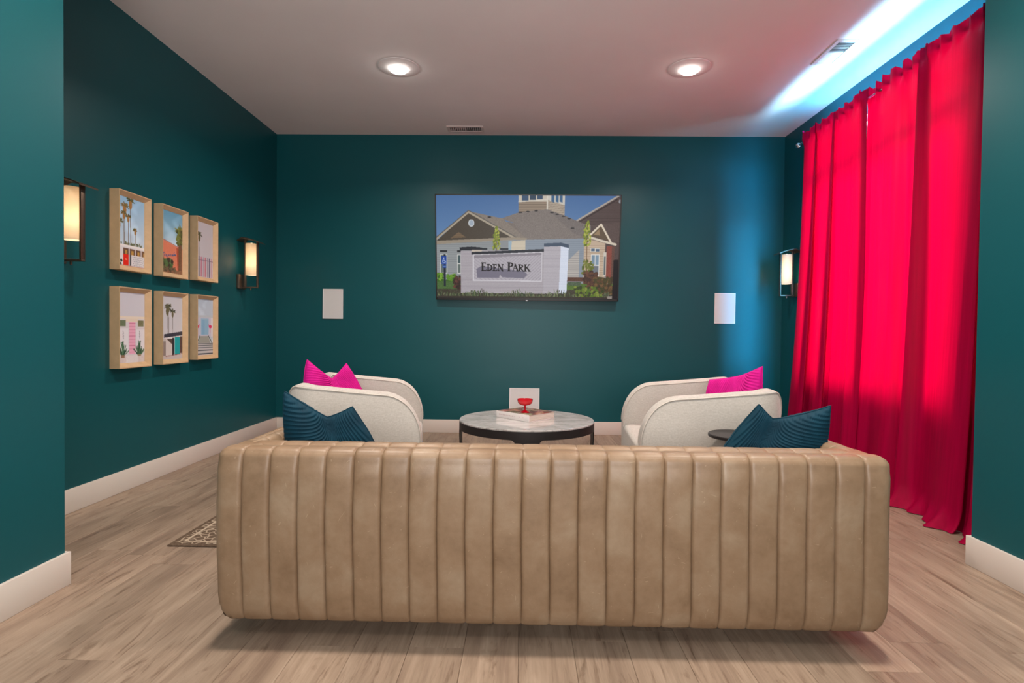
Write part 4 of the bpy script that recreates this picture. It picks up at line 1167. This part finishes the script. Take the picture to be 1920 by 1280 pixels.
st = thing('side_table', 'small round black drinks table between the sofa and the right armchair', 'side table', (1.080, 2.848, 0))
put('table_top', lathe_mesh('table_top', [(0, 0.535), (0.132, 0.535), (0.136, 0.538), (0.136, 0.549), (0.133, 0.552), (0, 0.552)], 56), M['black_metal'], st)
tube('pole', [(0, 0, 0.02), (0, 0, 0.536)], 0.012, M['black_metal'], st, 16)
put('base', lathe_mesh('base', [(0, 0.009), (0.11, 0.009), (0.115, 0.013), (0.112, 0.020), (0.02, 0.030), (0, 0.030)], 48), M['black_metal'], st)

# ------------------------------------------------------------------ rug
def rug_mat(w, l):
    t = NT('patterned_rug'); t.set(Roughness=0.95); t.b.inputs['Specular IOR Level'].default_value = 0.1
    tc = t.n('ShaderNodeTexCoord'); sp = t.n('ShaderNodeSeparateXYZ'); t.l(tc.outputs['Object'], sp.inputs[0])
    def mth(op, a, b=None, c=None):
        n = t.n('ShaderNodeMath', operation=op)
        for i, v in enumerate((a, b, c)):
            if v is None: continue
            if isinstance(v, (int, float)): n.inputs[i].default_value = v
            else: t.l(v, n.inputs[i])
        return n.outputs[0]
    dx = mth('SUBTRACT', w/2, mth('ABSOLUTE', sp.outputs[0])); dy = mth('SUBTRACT', l/2, mth('ABSOLUTE', sp.outputs[1]))
    d = mth('MINIMUM', dx, dy)
    ds = mth('MINIMUM', d, mth('SUBTRACT', mth('MULTIPLY', mth('ADD', dx, dy), 0.707), 0.12))
    def band(v, c, hw): return mth('LESS_THAN', mth('ABSOLUTE', mth('SUBTRACT', v, c)), hw)
    ln = band(d, 0.055, 0.006)
    for a in (0.14, 0.175, 0.24): ln = mth('MAXIMUM', ln, band(ds, a, 0.006 if a != .24 else .008))
    vo = t.n('ShaderNodeTexVoronoi', feature='DISTANCE_TO_EDGE'); vo.inputs['Scale'].default_value = 26; t.l(tc.outputs['Object'], vo.inputs['Vector'])
    orn = mth('LESS_THAN', vo.outputs['Distance'], 0.07)
    orn = mth('MULTIPLY', orn, mth('GREATER_THAN', d, 0.022))
    f = mth('MAXIMUM', ln, mth('MULTIPLY', orn, 0.75))
    nz = t.noise(t.coord(), 90, 3)
    c = t.ramp(nz, [(0.3, (0.095, 0.062, 0.042)), (0.7, (0.17, 0.12, 0.085))])
    c = t.mix(f, c, (0.50, 0.40, 0.30)); t.base(c)
    t.bump(t.noise(t.coord(), 260, 2), 0.4, 0.004)
    return t.m
RX0, RX1, RY0, RY1 = -1.695, 1.739, 2.672, 5.05
bm = bmesh.new(); add_box(bm, -(RX1-RX0)/2, (RX1-RX0)/2, -(RY1-RY0)/2, (RY1-RY0)/2, 0.0, 0.008, 0.003, 2)
o = put('area_rug', from_bm('area_rug', bm, True), rug_mat(RX1-RX0, RY1-RY0), None, ((RX0+RX1)/2, (RY0+RY1)/2, 0.0005))
tag(o, 'brown and cream patterned area rug under the seating group', 'rug')
